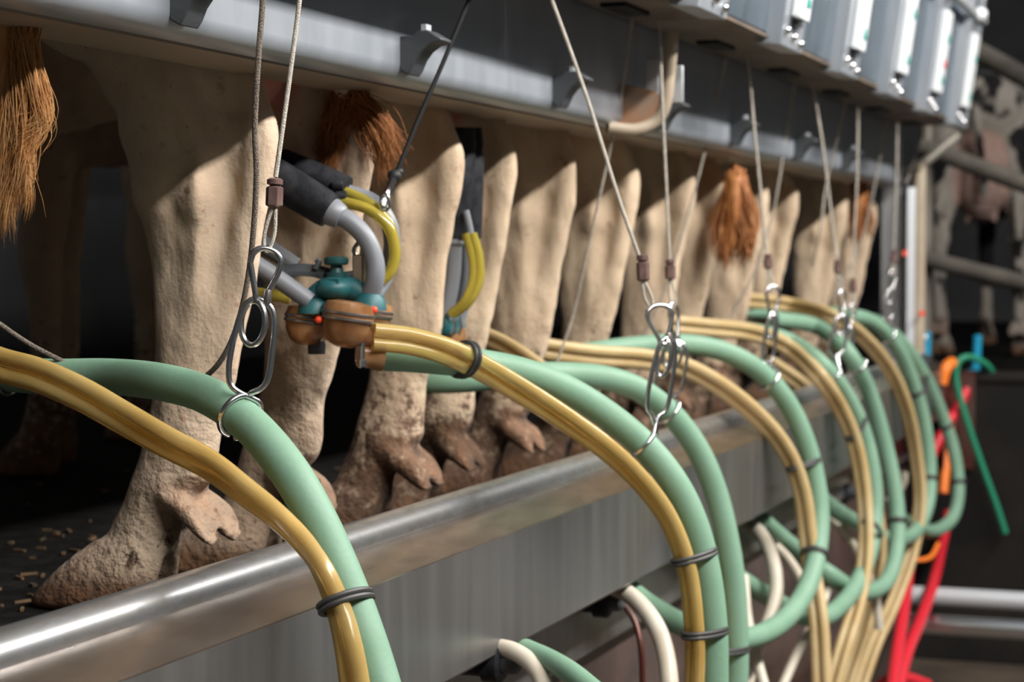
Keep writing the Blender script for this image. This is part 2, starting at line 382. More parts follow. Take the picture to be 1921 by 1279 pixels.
# ------------------------------------------------------------------ control cabinets over the pit
zc = CZ + 0.482
LEAN = 0.14
def cabinet(i, X0):
    W = 0.70
    t = thing('control_cabinet', CAB[i], 'cabinet', (X0 - 0.3, 1.05, zc), 'control cabinets above the pit')
    yf = lambda z: 0.975 - LEAN * (z - zc)
    H = 0.78
    x0, x1 = X0 - 0.50, X0 + W - 0.503
    if i == 4: x1 = X0 + 0.20
    def pt(y, z, d): return V((d, y, z))
    body = [(1.17, zc + H), (yf(zc + H), zc + H), (yf(zc) + 0.008, zc + 0.006), (yf(zc) + 0.02, zc), (1.17, zc)]
    MB().prism(body, x0, x1, pt).build('housing', M['cab'], t, bevel=0.002)
    # raised channel that carries the control strip
    c0, c1 = X0 - 0.105, X0 + 0.115
    ch = [(yf(zc + H) + 0.01, zc + H), (yf(zc + H) - 0.028, zc + H), (yf(zc - .024) - 0.028, zc - 0.024), (yf(zc) + 0.03, zc - 0.018), (yf(zc) + 0.03, zc - 0.001), (yf(zc) + .01, zc - .001)]
    c = MB().prism(ch, c0, c1, pt).build('channel', M['post'], t, bevel=0.003)
    MB().box(((x0 + x1) / 2, 1.072, zc - 0.004), x1 - x0 - 0.004, 0.19, 0.006).build('underside', M['under'], t)  # separate dark brown plate below the housing
    for bx, bz in ((c0 + 0.03, 0.012), (X0, 0.004), (c1 - 0.04, -0.004)):
        MB().lathe((bx, yf(zc + bz) - 0.028, zc + bz), (0, -1, -0.14), [(0, 0.010), (0.006, 0.010), (0.011, 0.006), (0.012, 0.001)], 12).build('bolt', M['steel'], c)
    st = [(yf(zc + 0.045) - 0.029, zc + 0.045), (yf(zc + 0.30) - 0.029, zc + 0.30), (yf(zc + 0.30) - 0.05, zc + 0.295), (yf(zc + 0.045) - 0.05, zc + 0.038)]
    s = MB().prism(st, X0 - 0.05, X0 + 0.05, pt).build('control_strip', M['panel'], t, bevel=0.004)
    for bz, mm, h in ((0.085, 'green_mark', 0.032), (0.215, 'green_mark', 0.032)) + (((0.135, 'red_mark', 0.03),) if i == 3 else ()):
        MB().box((X0 + 0.012, yf(zc + bz) - 0.0505, zc + bz), 0.03, 0.004, h).build('button', M[mm], s)
    MB().box((X0, yf(zc + 0.03) - 0.036, zc + 0.032), 0.03, 0.02, 0.014).build('cable_gland', M['plastic'], s)
    # dark rope slot in the underside
    MB().box((X0 - 0.02, 1.115, zc - 0.009), 0.16, 0.05, 0.012).build('rope_slot', M['black'], t)
    if i == 4:
        MB().prism([(yf(zc + H), zc + H), (yf(zc + H) - 0.03, zc + H), (yf(zc - 0.02) - 0.03, zc - 0.02), (yf(zc - .02), zc - 0.02)], x1 - 0.05, x1, pt).build('end_channel', M['post'], t, bevel=0.003)
    if i >= 3:
        z = zc + 0.365
        MB().tube([(x0, yf(z) - 0.03, z), (x1, yf(z) - 0.03, z)], 0.016, 10).build('grab_bar', M['galv'], t)
        MB().lathe((X0 - 0.02, yf(z) - 0.04, z), (0, -1, 0), [(0, 0.025), (0.02, 0.022), (0.03, 0.012)], 14).build('bar_knob', M['panel'], t)
CAB = {-5: 'steel control cabinet out of sight above the near end of the rail', -4: 'steel control cabinet above the nearest cow',
       -3: 'steel control cabinet above the rail near the front', -2: 'steel control cabinet over the second stall',
       -1: 'nearest steel cabinet in view, cut by the top edge, its rounded plate at frame top',
       0: 'steel cabinet with the leftmost white control strip showing one green mark', 1: 'steel cabinet with the second white control strip from the left',
       2: 'steel cabinet with the third white control strip, between second strip and the red-marked one', 3: 'steel cabinet whose white control strip carries a red mark',
       4: 'farthest steel cabinet with narrow white strip, at the end of the row'}
for i in range(-1, 5):
    cabinet(i, 4.39 + 0.70 * i)
# one plain block for the unseen earlier cabinets, there to shade the rail
cabinet_block = MB().prism([(1.17, zc + 0.78), (0.866, zc + 0.78), (0.975, zc), (1.17, zc)], -0.6, 3.185, ex)
tag(cabinet_block.build('unseen_cabinet_block', M['cab']), 'plain steel block for the unseen nearer cabinets, shading the rail', 'unseen_block')

# end post with brace
ep = thing('end_post', 'tall grey channel post with tan pipe at the far end of the rail', 'post', tuple(P(1685, 700, D=7.5)))
def vbox(px0, px1, D, zt, zb, depth, m, name, parent):
    a = P(px0, 480, D=D); b = P(px1, 480, D=D)
    c = (a + b) / 2; w = (b - a).length
    R = Matrix.Rotation(TH - math.pi / 2, 3, 'Z')
    return MB().box((c.x, c.y, (zt + zb) / 2), w, depth, zt - zb, R).build(name, m, parent, bevel=0.003)
vbox(1650, 1690, 7.55, zr + 0.02, 0.0, 0.05, M['kerb'], 'web', ep)
vbox(1696, 1712, 7.50, zr + 0.0, 0.0, 0.10, M['galv'], 'flange', ep)
tp = P(1724, 480, D=7.48)
MB().tube([(tp.x, tp.y, 0.0), (tp.x, tp.y, zr + 0.09)], 0.024, 14).build('pipe', M['tanpipe'], ep)
MB().tube([P(1795, 255, D=7.6), P(1735, 305, D=7.5), P(1655, 355, D=7.55)], 0.02, 10).build('brace', M['pipe'], ep)
MB().lathe(P(1697, 475, D=7.42), -FW, [(0, 0.012), (0.01, 0.01)], 10).build('plug', M['red_dot'], ep)
MB().lathe(P(1729, 588, D=7.42), -FW, [(0, 0.012), (0.01, 0.01)], 10).build('plug', M['red_dot'], ep)

# gate pipes beyond
gate = thing('gate', 'dull pipe gate crossing in front of the pied cow at far right', 'gate', tuple(P(1860, 520, D=8.6)))
for a, b, r in (((1730, 275, 8.9), (2050, 392, 8.3), 0.040), ((1735, 486, 8.9), (2050, 562, 8.3), 0.038), ((1825, 92, 9.0), (2050, 215, 8.4), 0.046)):
    MB().tube([P(a[0], a[1], D=a[2]), P(b[0], b[1], D=b[2])], r, 14).build('rail_pipe', M['pipe'], gate)
for px in (2040,):
    q = P(px, 480, D=8.3); MB().tube([(q.x, q.y, 0), (q.x, q.y, 1.6)], 0.05, 12).build('upright', M['pipe'], gate)
for px in (1738,):
    q = P(px, 480, D=8.95); MB().tube([(q.x, q.y, 0), (q.x, q.y, 1.6)], 0.03, 12).build('upright', M['pipe'], gate)

# curved corner where kerb meets the end wall, red hose's reflection painted in
cor = []
for i in range(9):
    a = math.radians(90 * i / 8)
    cor.append((XE - 0.12 + 0.10 * math.sin(a), YP - 0.10 + 0.10 * math.cos(a)))
mb = MB(); mb.ringstrip([[V((x, y, z)) for x, y in cor + [(x + .008, y + .008) for x, y in cor[::-1]]] for z in (CZ - 0.80, CZ - 0.43)])
o = mb.build('corner_plate', M['redsteel'])
tag(o, 'curved steel corner plate where the kerb ends, with a painted red reflection', 'plate')

# low pipes at the pit end
for k, (z, r, lab) in enumerate(((-0.63, 0.031, 'upper of two grey steel pipes running low across the pit end'), (-0.705, 0.033, 'lower of two shiny steel pipes running low across the pit end'))):
    t = thing('floor_pipe', lab, 'pipe', (6.75, -1, z), 'low pipes at the pit end')
    MB().tube([(6.75 - k * 0.12, 1.1, z), (6.75 - k * 0.12, -2.6, z)], r, 16).build('pipe', M['galv' if k == 0 else 'steel'], t)
    if k == 1:
        for y in (0.35, -0.6): MB().tube([(6.63, y, z), (6.63, y, -1.02)], 0.016, 10).build('stand', M['galv'], t)

# ------------------------------------------------------------------ cows
LEG = [(0.781, 0.151, .130, .085), (0.727, 0.134, .120, .070), (0.682, 0.120, .121, .058), (0.659, 0.113, .119, .054), (0.621, 0.113, .108, .051),
       (0.576, 0.112, .095, .047), (0.538, 0.112, .086, .044), (0.485, 0.111, .079, .041), (0.424, 0.114, .071, .038), (0.363, 0.121, .062, .036),
       (0.317, 0.128, .058, .036), (0.271, 0.136, .060, .038), (0.224, 0.147, .067, .043), (0.193, 0.156, .070, .045), (0.153, 0.186, .054, .042), (0.113, 0.205, .058, .043), (0.085, 0.220, .066, .046)]
def cow_mesh(name, legs, y0, voxel, tailpts=None, teats=True, fore=1.62, bare=1.0):
    """legs: list of two (x, lean, dy, lift) for the hind legs"""
    mb = MB()
    xs = [l[0] for l in legs]; xc = sum(xs) / 2
    for li, (x, lean, dy) in enumerate(legs):
        side = -1 if x < xc else 1
        def yo(z): return y0 + dy + lean * max(0, 0.66 - z) / 0.66
        inn = lambda z: (xc + side * 0.16 - x) * min(1, max(0, (z - 0.66) / 0.4))
        secs = [((x + inn(1.30), y0 + 0.34, 1.30), (0.11, 0, 0), (0, .17, 0)), ((x + inn(1.15), y0 + 0.33 + dy, 1.15), (0.13, 0, 0), (0, .25, 0)),
                ((x + inn(1.0), y0 + 0.30 + dy, 1.0), (0.125, 0, 0), (0, .25, 0)), ((x + inn(.88), y0 + 0.25 + dy, 0.88), (0.105, 0, 0), (0, .195, 0))]
        for z, yc, hy, hx in LEG:
            k = 0.016 if z > 0.6 else 0.008 if z > 0.5 else 0
            secs.append(((x + inn(z), yo(z) + yc + k, z), (hx, 0, 0), (0, hy * 0.95 - k, 0)))
        mb.loft(secs, 20)
        # tendon cord and point of the hock
        mb.tube(spline([(x + inn(.86), yo(.86) + 0.09, 0.86), (x + inn(.76), yo(.76) + 0.032, 0.76), (x, yo(.68) + 0.014, 0.69), (x, yo(.64) + 0.017, 0.64), (x, yo(.56) + 0.034, 0.56), (x, yo(.42) + 0.058, 0.42), (x, yo(.3) + 0.088, 0.30)], 4),
                [0.022] * 7 + [0.026] * 3 + [0.026] * 4 + [0.024] * 4 + [0.022] * 6 + [0.018], 10)
        # tibia muscle and hock bone
        mb.ball((x, yo(.62) + 0.16, 0.62), 0.058, 0.05, 0.08)
        mb.ball((x + side * 0.0, yo(.60) + 0.10, 0.60), 0.062, 0.045, 0.06)
        yb = yo(0.05)
        for s in (-1, 1):
            # claw
            mb.loft([((x + s * 0.020, yb + 0.215, 0.105), (0.026, 0, 0), (0, .055, 0)), ((x + s * 0.025, yb + 0.236, 0.078), (0.030, 0, 0), (0, .076, 0)), ((x + s * 0.029, yb + 0.258, 0.045), (0.033, 0, 0), (0, .092, 0)),
                     ((x + s * 0.031, yb + 0.280, 0.015), (0.034, 0, 0), (0, .098, 0)), ((x + s * 0.031, yb + 0.285, 0.001), (0.032, 0, 0), (0, .095, 0))], 14)
            # dewclaw
            mb.loft([((x + s * 0.024, yb + 0.165, 0.175), (0.022, 0, 0), (0, .016, .026)), ((x + s * 0.029, yb + 0.135, 0.160), (0.027, 0, 0), (0, .016, .031)),
                     ((x + s * 0.032, yb + 0.103, 0.142), (0.030, 0, 0), (0, .016, .034)), ((x + s * 0.033, yb + 0.080, 0.128), (0.027, 0, 0), (0, .013, .029))], 12)
    # udder
    mb.ball((xc, y0 + (0.26 if teats else 0.21), 0.94), 0.150, 0.235 if teats else 0.185, 0.25)
    if teats:
        for a in (-1, 1):
            for b in (-1, 1):
                mb.loft([((xc + a * 0.07, y0 + 0.30 + b * 0.09, 0.76), (0.018, 0, 0), (0, 0.018, 0)), ((xc + a * 0.07, y0 + 0.30 + b * 0.09, 0.675), (0.013, 0, 0), (0, 0.013, 0))], 10)
    # trunk, neck and head
    tr = [(0.07, 1.30, .10, .10), (0.14, 1.26, .19, .18), (0.30, 1.22, .25, .25), (0.55, 1.17, .27, .32), (0.9, 1.12, .29, .37), (1.25, 1.10, .29, .38), (1.55, 1.10, .26, .35), (1.80, 1.14, .20, .29), (2.0, 1.22, .14, .21), (2.2, 1.30, .10, .15), (2.35, 1.33, .085, .12)]
    mb.loft([((xc, y0 + y, z), (hx, 0, 0), (0, 0, hz)) for y, z, hx, hz in tr], 24)
    mb.loft([((xc, y0 + 2.24, 1.40), (.07, 0, 0), (0, 0.03, .09)), ((xc, y0 + 2.36, 1.34), (.10, 0, 0), (0, .05, .11)), ((xc, y0 + 2.52, 1.24), (.08, 0, 0), (0, .05, .09)), ((xc, y0 + 2.68, 1.13), (.062, 0, 0), (0, .05, .07)), ((xc, y0 + 2.76, 1.08), (.05, 0, 0), (0, .04, .05))], 16)
    for s in (-1, 1):
        mb.loft([((xc + s * .08, y0 + 2.30, 1.42), (0.01, 0, .03), (0, .02, 0)), ((xc + s * .15, y0 + 2.28, 1.41), (0.01, 0, .05), (0, .02, 0)), ((xc + s * .22, y0 + 2.27, 1.37), (.01, 0, .02), (0, .012, 0))], 10)
        # foreleg
        xf = xc + s * 0.13; yf = y0 + fore + s * 0.06
        mb.loft([((xf, yf + .02, 1.15), (.10, 0, 0), (0, .15, 0)), ((xf, yf, .85), (.075, 0, 0), (0, .10, 0)), ((xf, yf, .66), (.05, 0, 0), (0, .062, 0)), ((xf, yf + .01, .50), (.05, 0, 0), (0, .055, 0)),
                 ((xf, yf + .005, .44), (.044, 0, 0), (0, .046, 0)), ((xf, yf, .33), (.033, 0, 0), (0, .038, 0)), ((xf, yf, .22), (.036, 0, 0), (0, .042, 0)), ((xf, yf, .17), (.043, 0, 0), (0, .05, 0)),
                 ((xf, yf + .02, .11), (.04, 0, 0), (0, .045, 0)), ((xf, yf + .045, .06), (.055, 0, 0), (0, .075, 0)), ((xf, yf + .06, .001), (.06, 0, 0), (0, .085, 0))], 16)
    if tailpts:
        pts = spline(tailpts, 6)
        mb.tube(pts, [0.036 - 0.018 * i / (len(pts) - 1) for i in range(len(pts))], 12)
    me = bpy.data.meshes.new('tmp'); me.from_pydata(mb.v, [], mb.f); me.update()
    ob = bpy.data.objects.new('tmp', me); COL.objects.link(ob)
    rm = ob.modifiers.new('r', 'REMESH'); rm.mode = 'VOXEL'; rm.voxel_size = voxel; rm.use_smooth_shade = True
    sm = ob.modifiers.new('s', 'SMOOTH'); sm.factor = 0.5; sm.iterations = 5 if voxel < 0.011 else 3
    dg = bpy.context.evaluated_depsgraph_get()
    out = bpy.data.meshes.new_from_object(ob.evaluated_get(dg))
    bpy.data.objects.remove(ob); bpy.data.meshes.remove(me)
    out.name = name
    out.polygons.foreach_set('use_smooth', [True] * len(out.polygons))
    # muscle, tendon and skin folds
    moved = []
    for v in out.vertices:
        p = v.co; d = V((0, 0, 0))
        if p.z < 1.05:
            k = min(1, max(0, (p.z - 0.05) / 0.1))
            q = V((p.x * 13, p.y * 13, p.z * 7)); q2 = V((p.x * 34, p.y * 34, p.z * 20))
            d += v.normal * (k * (0.0065 * MN.noise(q) + 0.0026 * MN.noise(q2)))
            if 0.62 < p.z < 1.0: d += v.normal * 0.003 * math.sin(60 * p.z + 26 * (p.y - y0) + 3 * MN.noise(q)) * min(1, (p.z - .62) / .1) * min(1, max(0, (p.y - y0 - 0.16) / 0.06))
        for x, lean, dy in legs:
            if abs(p.x - x) < 0.085 and 0.40 < p.z < 0.80 and p.y < y0 + 0.3:
                yr = p.y - (y0 + dy + lean * max(0, 0.66 - p.z) / 0.66)
                g = 0.060 + max(0, 0.62 - p.z) * 0.10 + max(0, p.z - 0.66) * 0.25
                w = min(1, (p.z - 0.40) / 0.1) * min(1, (0.80 - p.z) / 0.08)
                dent = 0.017 * math.exp(-((yr - g) / 0.017) ** 2) - 0.008 * math.exp(-((yr - g - .055) / 0.022) ** 2)
                d.x -= math.copysign(min(abs(p.x - x) * .6, dent) if dent > 0 else dent, p.x - x) * w
        moved.append(p + d)
    out.vertices.foreach_set('co', [c for p in moved for c in p]); out.update()
    # pigment: hoof horn, soiled lower legs, bare udder
    ca = out.color_attributes.new('pig', 'FLOAT_COLOR', 'POINT')
    buf = []
    for v in out.vertices:
        x, y, z = v.co
        hoof = min(1, max(0, (0.066 - z) / 0.03))
        dirt = min(1, max(0.0, (0.46 - z) / 0.38))
        if 0.08 < z < 0.20 and y < y0 + 0.155: dirt = 1.0; hoof = max(hoof, 0.55 * min(1, (y0 + 0.155 - y) / 0.03))
        dx, dy, dz = (x - xc) / .165, (y - y0 - .26) / .265, (z - .92) / .28
        u = min(1, max(0, (1.12 - math.sqrt(dx * dx + dy * dy + dz * dz)) / 0.12)) * min(1, max(0, (y0 + 0.33 - y) / 0.1))
        buf += [hoof, dirt, u * bare, 1]
    ca.data.foreach_set('color', buf)
    return out

def hair(name, material, parent, roots, tips, n, r=0.0016, wave=0.012, core=None, mids=None, rnd=0.012):
    """a hanging switch of tapered strands between clouds of root, middle and tip points"""
    mb = MB()
    for i in range(n):
        k = random.randrange(len(tips))
        a = V(random.choice(roots)) + V((random.gauss(0, .008), random.gauss(0, .008), random.gauss(0, .008)))
        b = V(tips[k]) + V((random.gauss(0, rnd), random.gauss(0, rnd), random.gauss(0, rnd * 1.6)))
        m = V(mids[k]) + V((random.gauss(0, rnd), random.gauss(0, rnd), random.gauss(0, rnd))) if mids else a.lerp(b, .5)
        ph = k * 1.7 + random.gauss(0, .35); an = k * 2.3 + random.gauss(0, .3); ax = V((math.cos(an), math.sin(an), 0))
        pts = spline([a, m, b], 6)
        N = len(pts)
        pts = [p + ax * (wave * math.sin(ph + 7 * t / N) * t / N) for t, p in enumerate(pts)]
        rr = r * random.uniform(.7, 1.5)
        mb.tube(pts, [rr * (1 - 0.75 * t / (N - 1)) for t in range(N)], 4)
    if core:
        pts = spline(core[0], 6); mb.tube(pts, [core[1] * (1 - .7 * abs(i / (len(pts) - 1) - .35)) for i in range(len(pts))], 10)
    return mb.build(name, material, parent, sharp=180)

def xh(px, Y=1.29): return P(px, 480, Y=Y).x
Y0 = 1.29
def cow(label, pxs, leans, dys, voxel, tailpts=None, mats=HIDE_DIRTY, fore=1.62, teats=True):
    xs = [xh(p) for p in pxs]
    # column px is the rear edge of the hock
    me = cow_mesh('cow', [(xs[i], leans[i], dys[i]) for i in range(2)], Y0, voxel, tailpts=tailpts, fore=fore, teats=teats)
    me.materials.append(mats)
    o = bpy.data.objects.new('cow', me); COL.objects.link(o)
    return tag(o, label, 'cow', 'cows standing in the milking row')

tail1 = [(2.70, 1.40, 1.42), (2.70, 1.362, 1.30), (2.71, 1.355, 0.95), (2.76, 1.35, 0.84), P(655, 175, X=2.83)]
c1 = cow('cow whose big cream hind leg stands nearest at left, milking cluster behind its udder', (505, 690), (0, 0.0), (0, 0), 0.0075, tail1, HIDE, teats=False)
R = lambda px, py: P(px, py, X=2.83)
hair('tail_switch', M['hair_dark'], c1, [R(640, 165), R(655, 160), R(670, 165), R(660, 175)], [R(612, 320), R(620, 335), R(604, 300), R(735, 300), R(722, 318), R(742, 285), R(705, 322), R(728, 310), R(690, 268), R(640, 255)], 700, 0.0009, 0.008, None,
     [R(622, 240), R(635, 245), R(615, 235), R(705, 225), R(700, 240), R(715, 225), R(690, 240), R(695, 235), R(670, 215), R(648, 215)], 0.008)
c2 = cow('second cow in the row, black teat cups hanging upright between its legs', (855, 960), (-0.035, -0.01), (0, 0.0), 0.010, [(3.38, 1.40, 1.42), (3.38, 1.362, 1.30), (3.38, 1.36, 0.98)])
c3 = cow('third cow in the row, cream legs behind the second arched hose', (1075, 1190), (0, -0.01), (0, 0), 0.011, [(4.1, 1.40, 1.42), (4.1, 1.362, 1.30), (4.1, 1.36, 0.98)], fore=1.38)
tx5 = xh(1388, 1.22)
c4 = cow('fourth cow in the row with a russet tail hanging beside its hind legs', (1295, 1355), (0, 0), (0, 0), 0.012, [(4.97, 1.40, 1.42), (tx5, 1.362, 1.25), (tx5, 1.355, 0.90), (tx5, 1.26, 0.76)])
c5 = cow('fifth cow in the row, between the russet tail and the farthest cow', (1435, 1490), (0, 0), (0, 0), 0.012, [(5.8, 1.40, 1.42), (5.8, 1.362, 1.25), (5.8, 1.355, 0.95)])
R = lambda px, py: P(px, py, X=tx5)
hair('tail_switch', M['hair_dark'], c4, [R(1372, 330), R(1388, 330), R(1380, 320)], [R(1355, 480), R(1372, 488), R(1390, 485), R(1398, 470)], 260, 0.003, 0.02, ([R(1380, 330), R(1376, 400), R(1375, 470)], 0.03),
     [R(1352, 420), R(1368, 420), R(1392, 420), R(1402, 410)])
tx6 = xh(1612, 1.27)
c6 = cow('farthest cow of the row, orange tail hanging next to the end post', (1585, 1640), (0, 0), (0, 0), 0.013, [(7.15, 1.40, 1.42), (tx6, 1.362, 1.25), (tx6, 1.355, 0.95), (tx6, 1.29, 0.78)])
R = lambda px, py: P(px, py, X=tx6)
hair('tail_switch', M['hair_dark'], c6, [R(1606, 345), R(1618, 350)], [R(1600, 445), R(1614, 450), R(1628, 430)], 180, 0.003, 0.02, ([R(1612, 345), R(1610, 400), R(1612, 440)], 0.028))

# cow at the left edge: only its tail reaches the frame
x0 = 1.80
me = cow_mesh('cow', [(x0 - .17, 0, 0), (x0 + .15, 0, 0)], 1.66, 0.014, tailpts=[(x0, 1.69, 1.42), (x0, 1.50, 1.30), (x0 + .01, 1.30, 1.05), P(8, 20, X=1.92), P(15, 90, X=1.92)])
me.materials.append(HIDE)
c0 = bpy.data.objects.new('cow', me); COL.objects.link(c0)
tag(c0, 'cow at the left edge, only its long orange tail in view', 'cow', 'cows standing in the milking row')
R = lambda px, py: P(px, py, X=1.92)
hair('tail_switch', M['hair'], c0, [R(-10, -70), R(15, -60), R(40, -20), R(45, 40), R(5, -30)], [R(5, 410), R(22, 415), R(-20, 400), R(40, 320), R(58, 255), R(30, 380), R(-30, 380), R(15, 360)], 1500, 0.0006, 0.012,
     ([R(0, -80), R(4, 60), R(0, 200), R(2, 330)], 0.024), [R(20, 220), R(32, 210), R(-15, 220), R(58, 200), R(72, 190), R(38, 220), R(-25, 220), R(5, 220)], 0.007)

# black pied cow beyond the gate, standing away from the viewer
me = cow_mesh('cow', [(-0.20, 0, 0), (0.20, 0, 0.06)], 0.0, 0.014, bare=0.45, tailpts=[(0, .03, 1.4), (0, -.03, 1.25), (0.05, -.02, .8)])
me.materials.append(HIDE_BW)
cb = bpy.data.objects.new('cow', me); COL.objects.link(cb)
cb.rotation_euler = (0, 0, -math.pi / 2)
cb.location = P(1830, 480, D=10.0); cb.location.z = 0
tag(cb, 'black and white cow standing behind the pipe gate at far right', 'cow')

# straw trodden into the mat
st = MB()
for i in range(220):
    x = random.uniform(1.9, 7.5); y = random.uniform(1.18, 2.6)
    if random.random() < .45: x = random.uniform(2.2, 3.4); y = random.uniform(1.6, 2.1)
    l = random.uniform(.008, .03)
    st.box((x, y, 0.003), l, random.uniform(.003, .008), 0.004, Matrix.Rotation(random.uniform(0, 3.14), 3, 'Z'))
tag(st.build('straw', M['straw']), 'scattered straw and feed bits on the black rubber mat', 'straw', kind='stuff')

# ------------------------------------------------------------------ hoses
HR = 0.0232
CURVES = {}
def route(pts):
    """(column, row, distance) way points of a hose, each at its own depth in the room"""
    return spline([P(a, b, D=d) for a, b, d in pts], 8)
def near(curve, px, py):
    best = min(range(len(curve)), key=lambda i: (Q(curve[i])[0] - px) ** 2 + (Q(curve[i])[1] - py) ** 2)
    i = min(max(best, 1), len(curve) - 2)
    return curve[i], (curve[i + 1] - curve[i - 1]).normalized()
def hose(key, label, pts):
    c = route(pts); CURVES['h' + key] = c
    o = MB().tube(c, HR, 20).build('milk_hose', M['hose'])
    tag(o, label, 'hose', 'green milk hoses'); CURVES['o' + key] = o
    return o
def pulse(key, label, pts, mname='amber', r=0.0098, tw=(0.2, 1.4)):
    c = route(pts); CURVES['p' + key] = c
    mb = MB(); n = len(c)
    A, B = [], []
    for i in range(n):
        t = (c[min(i + 1, n - 1)] - c[max(i - 1, 0)]).normalized()
        v = (c[i] - EYE).normalized()
        s = t.cross(v).normalized()
        f = i / (n - 1)
        a = tw[0] + (tw[1] - tw[0]) * f / 0.68 if f < 0.68 else tw[1] + ((tw[2] if len(tw) > 2 else tw[1]) - tw[1]) * (f - 0.68) / 0.32
        d = s * math.cos(a) + t.cross(s) * math.sin(a)
        A.append(c[i] + d * r * 1.02); B.append(c[i] - d * r * 1.02)
    mb.tube(A, r, 14); mb.tube(B, r, 14)
    o = mb.build('pulse_tube', M[mname])
    return tag(o, label, 'tube', 'twin pulse tubes')
def tie(key, px, py, tubekey=None, ang=0.0, r=0.0035):
    c, t = near(CURVES['h' + key], px, py)
    ex_ = 0.0
    u = t.orthogonal().normalized(); a = HR + 0.003; b = HR + 0.003; ctr = c
    if tubekey:
        q, _ = near(CURVES[tubekey], px, py)
        d = q - c; d = d - t * d.dot(t)
        if 0.004 < d.length < 0.09:
            u = d.normalized(); L = d.length
            far = L + 0.018
            a = (far + HR) / 2 + 0.002; ctr = c + u * ((far - HR) / 2)
            b = HR + 0.003
    w = t.cross(u)
    mb = MB()
    for k in (-1, 1):
        tilt = t * (k * r * 0.95)
        mb.tube([ctr + tilt + u * (a * math.cos(s)) + w * (b * math.sin(s)) for s in [2 * math.pi * j / 28 for j in range(28)]], r, 8, closed=True)
    mb.build('tie_band', M['tie'], CURVES['o' + key])

hose('1', 'nearest green milk hose, arching from the left edge over the kerb', [(-90, 690, 2.660), (0, 700, 2.620), (90, 706, 2.580), (200, 706, 2.540), (300, 716, 2.453), (390, 742, 2.403), (470, 798, 2.354), (540, 880, 2.294), (595, 975, 2.274), (640, 1075, 2.255), (680, 1180, 2.236), (715, 1290, 2.216), (760, 1450, 2.177), (800, 1620, 2.138)])
hose('2', 'green milk hose running from the near amber claw and arching in front of the kerb', [(700, 666, 3.02), (770, 670, 3.04), (840, 676, 3.06), (910, 684, 3.09), (985, 700, 3.12), (1065, 732, 3.15), (1145, 782, 3.18), (1215, 842, 3.2), (1268, 910, 3.2), (1303, 985, 3.2), (1325, 1070, 3.2), (1337, 1160, 3.2), (1340, 1250, 3.2), (1336, 1360, 3.2), (1310, 1500, 3.2)])
hose('3', 'green milk hose tucked close behind the arch of the long-tubed front hose', [(750, 712, 3.66), (815, 714, 3.62), (880, 712, 3.62), (960, 704, 3.66), (1060, 702, 3.72), (1140, 710, 3.76), (1205, 734, 3.8), (1262, 780, 3.84), (1308, 842, 3.86), (1340, 915, 3.87), (1362, 1000, 3.87), (1376, 1090, 3.87), (1382, 1190, 3.87), (1380, 1300, 3.87), (1360, 1420, 3.87)])
hose('4', 'green milk hose with a wide loop curling back under the kerb in mid row', [(1020, 672, 4.3), (1100, 662, 4.36), (1190, 650, 4.44), (1280, 645, 4.5), (1360, 660, 4.56), (1430, 700, 4.62), (1480, 760, 4.66), (1512, 830, 4.68), (1530, 900, 4.68), (1538, 970, 4.66), (1530, 1050, 4.6), (1505, 1120, 4.5), (1460, 1172, 4.35), (1400, 1198, 4.2), (1340, 1196, 4.08), (1280, 1172, 3.96), (1220, 1138, 3.85), (1165, 1098, 3.74)])
hose('5', 'green milk hose with its chain at the first of the far arches', [(1330, 618, 5.20), (1410, 622, 5.30), (1480, 640, 5.40), (1540, 682, 5.28), (1588, 742, 5.35), (1620, 815, 5.40), (1638, 895, 5.40), (1640, 970, 5.38), (1628, 1045, 5.30), (1595, 1115, 5.15), (1545, 1158, 4.95), (1495, 1150, 4.95), (1440, 1118, 4.75), (1380, 1082, 4.55), (1310, 1036, 4.30)])
hose('6', 'slender green milk hose running just right of the far banded arch', [(1450, 598, 5.70), (1530, 612, 5.80), (1590, 660, 5.65), (1630, 735, 5.73), (1655, 815, 5.77), (1673, 890, 5.77), (1683, 960, 5.75), (1682, 1030, 5.70), (1662, 1092, 5.60), (1615, 1112, 5.40), (1560, 1080, 5.15), (1510, 1044, 5.20), (1465, 1008, 5.02), (1428, 976, 4.87)])
hose('7', 'green milk hose arching from under the end post to the far end', [(1350, 580, 5.92), (1400, 583, 5.95), (1500, 590, 6.20), (1580, 590, 6.08), (1640, 606, 6.23), (1685, 655, 6.36), (1715, 725, 6.44), (1735, 800, 6.48), (1744, 880, 6.48), (1740, 945, 6.43), (1716, 998, 6.33), (1675, 1012, 6.08), (1625, 990, 5.78), (1580, 965, 5.48), (1540, 935, 5.60)])
hose('8', 'farthest green milk hose, darker, outermost arch beside the red hoses', [(1640, 600, 6.85), (1690, 640, 6.95), (1735, 705, 7.07), (1768, 780, 7.15), (1790, 850, 7.17), (1798, 920, 7.15), (1786, 972, 7.10), (1752, 996, 6.95), (1715, 986, 6.75), (1685, 968, 6.55)])

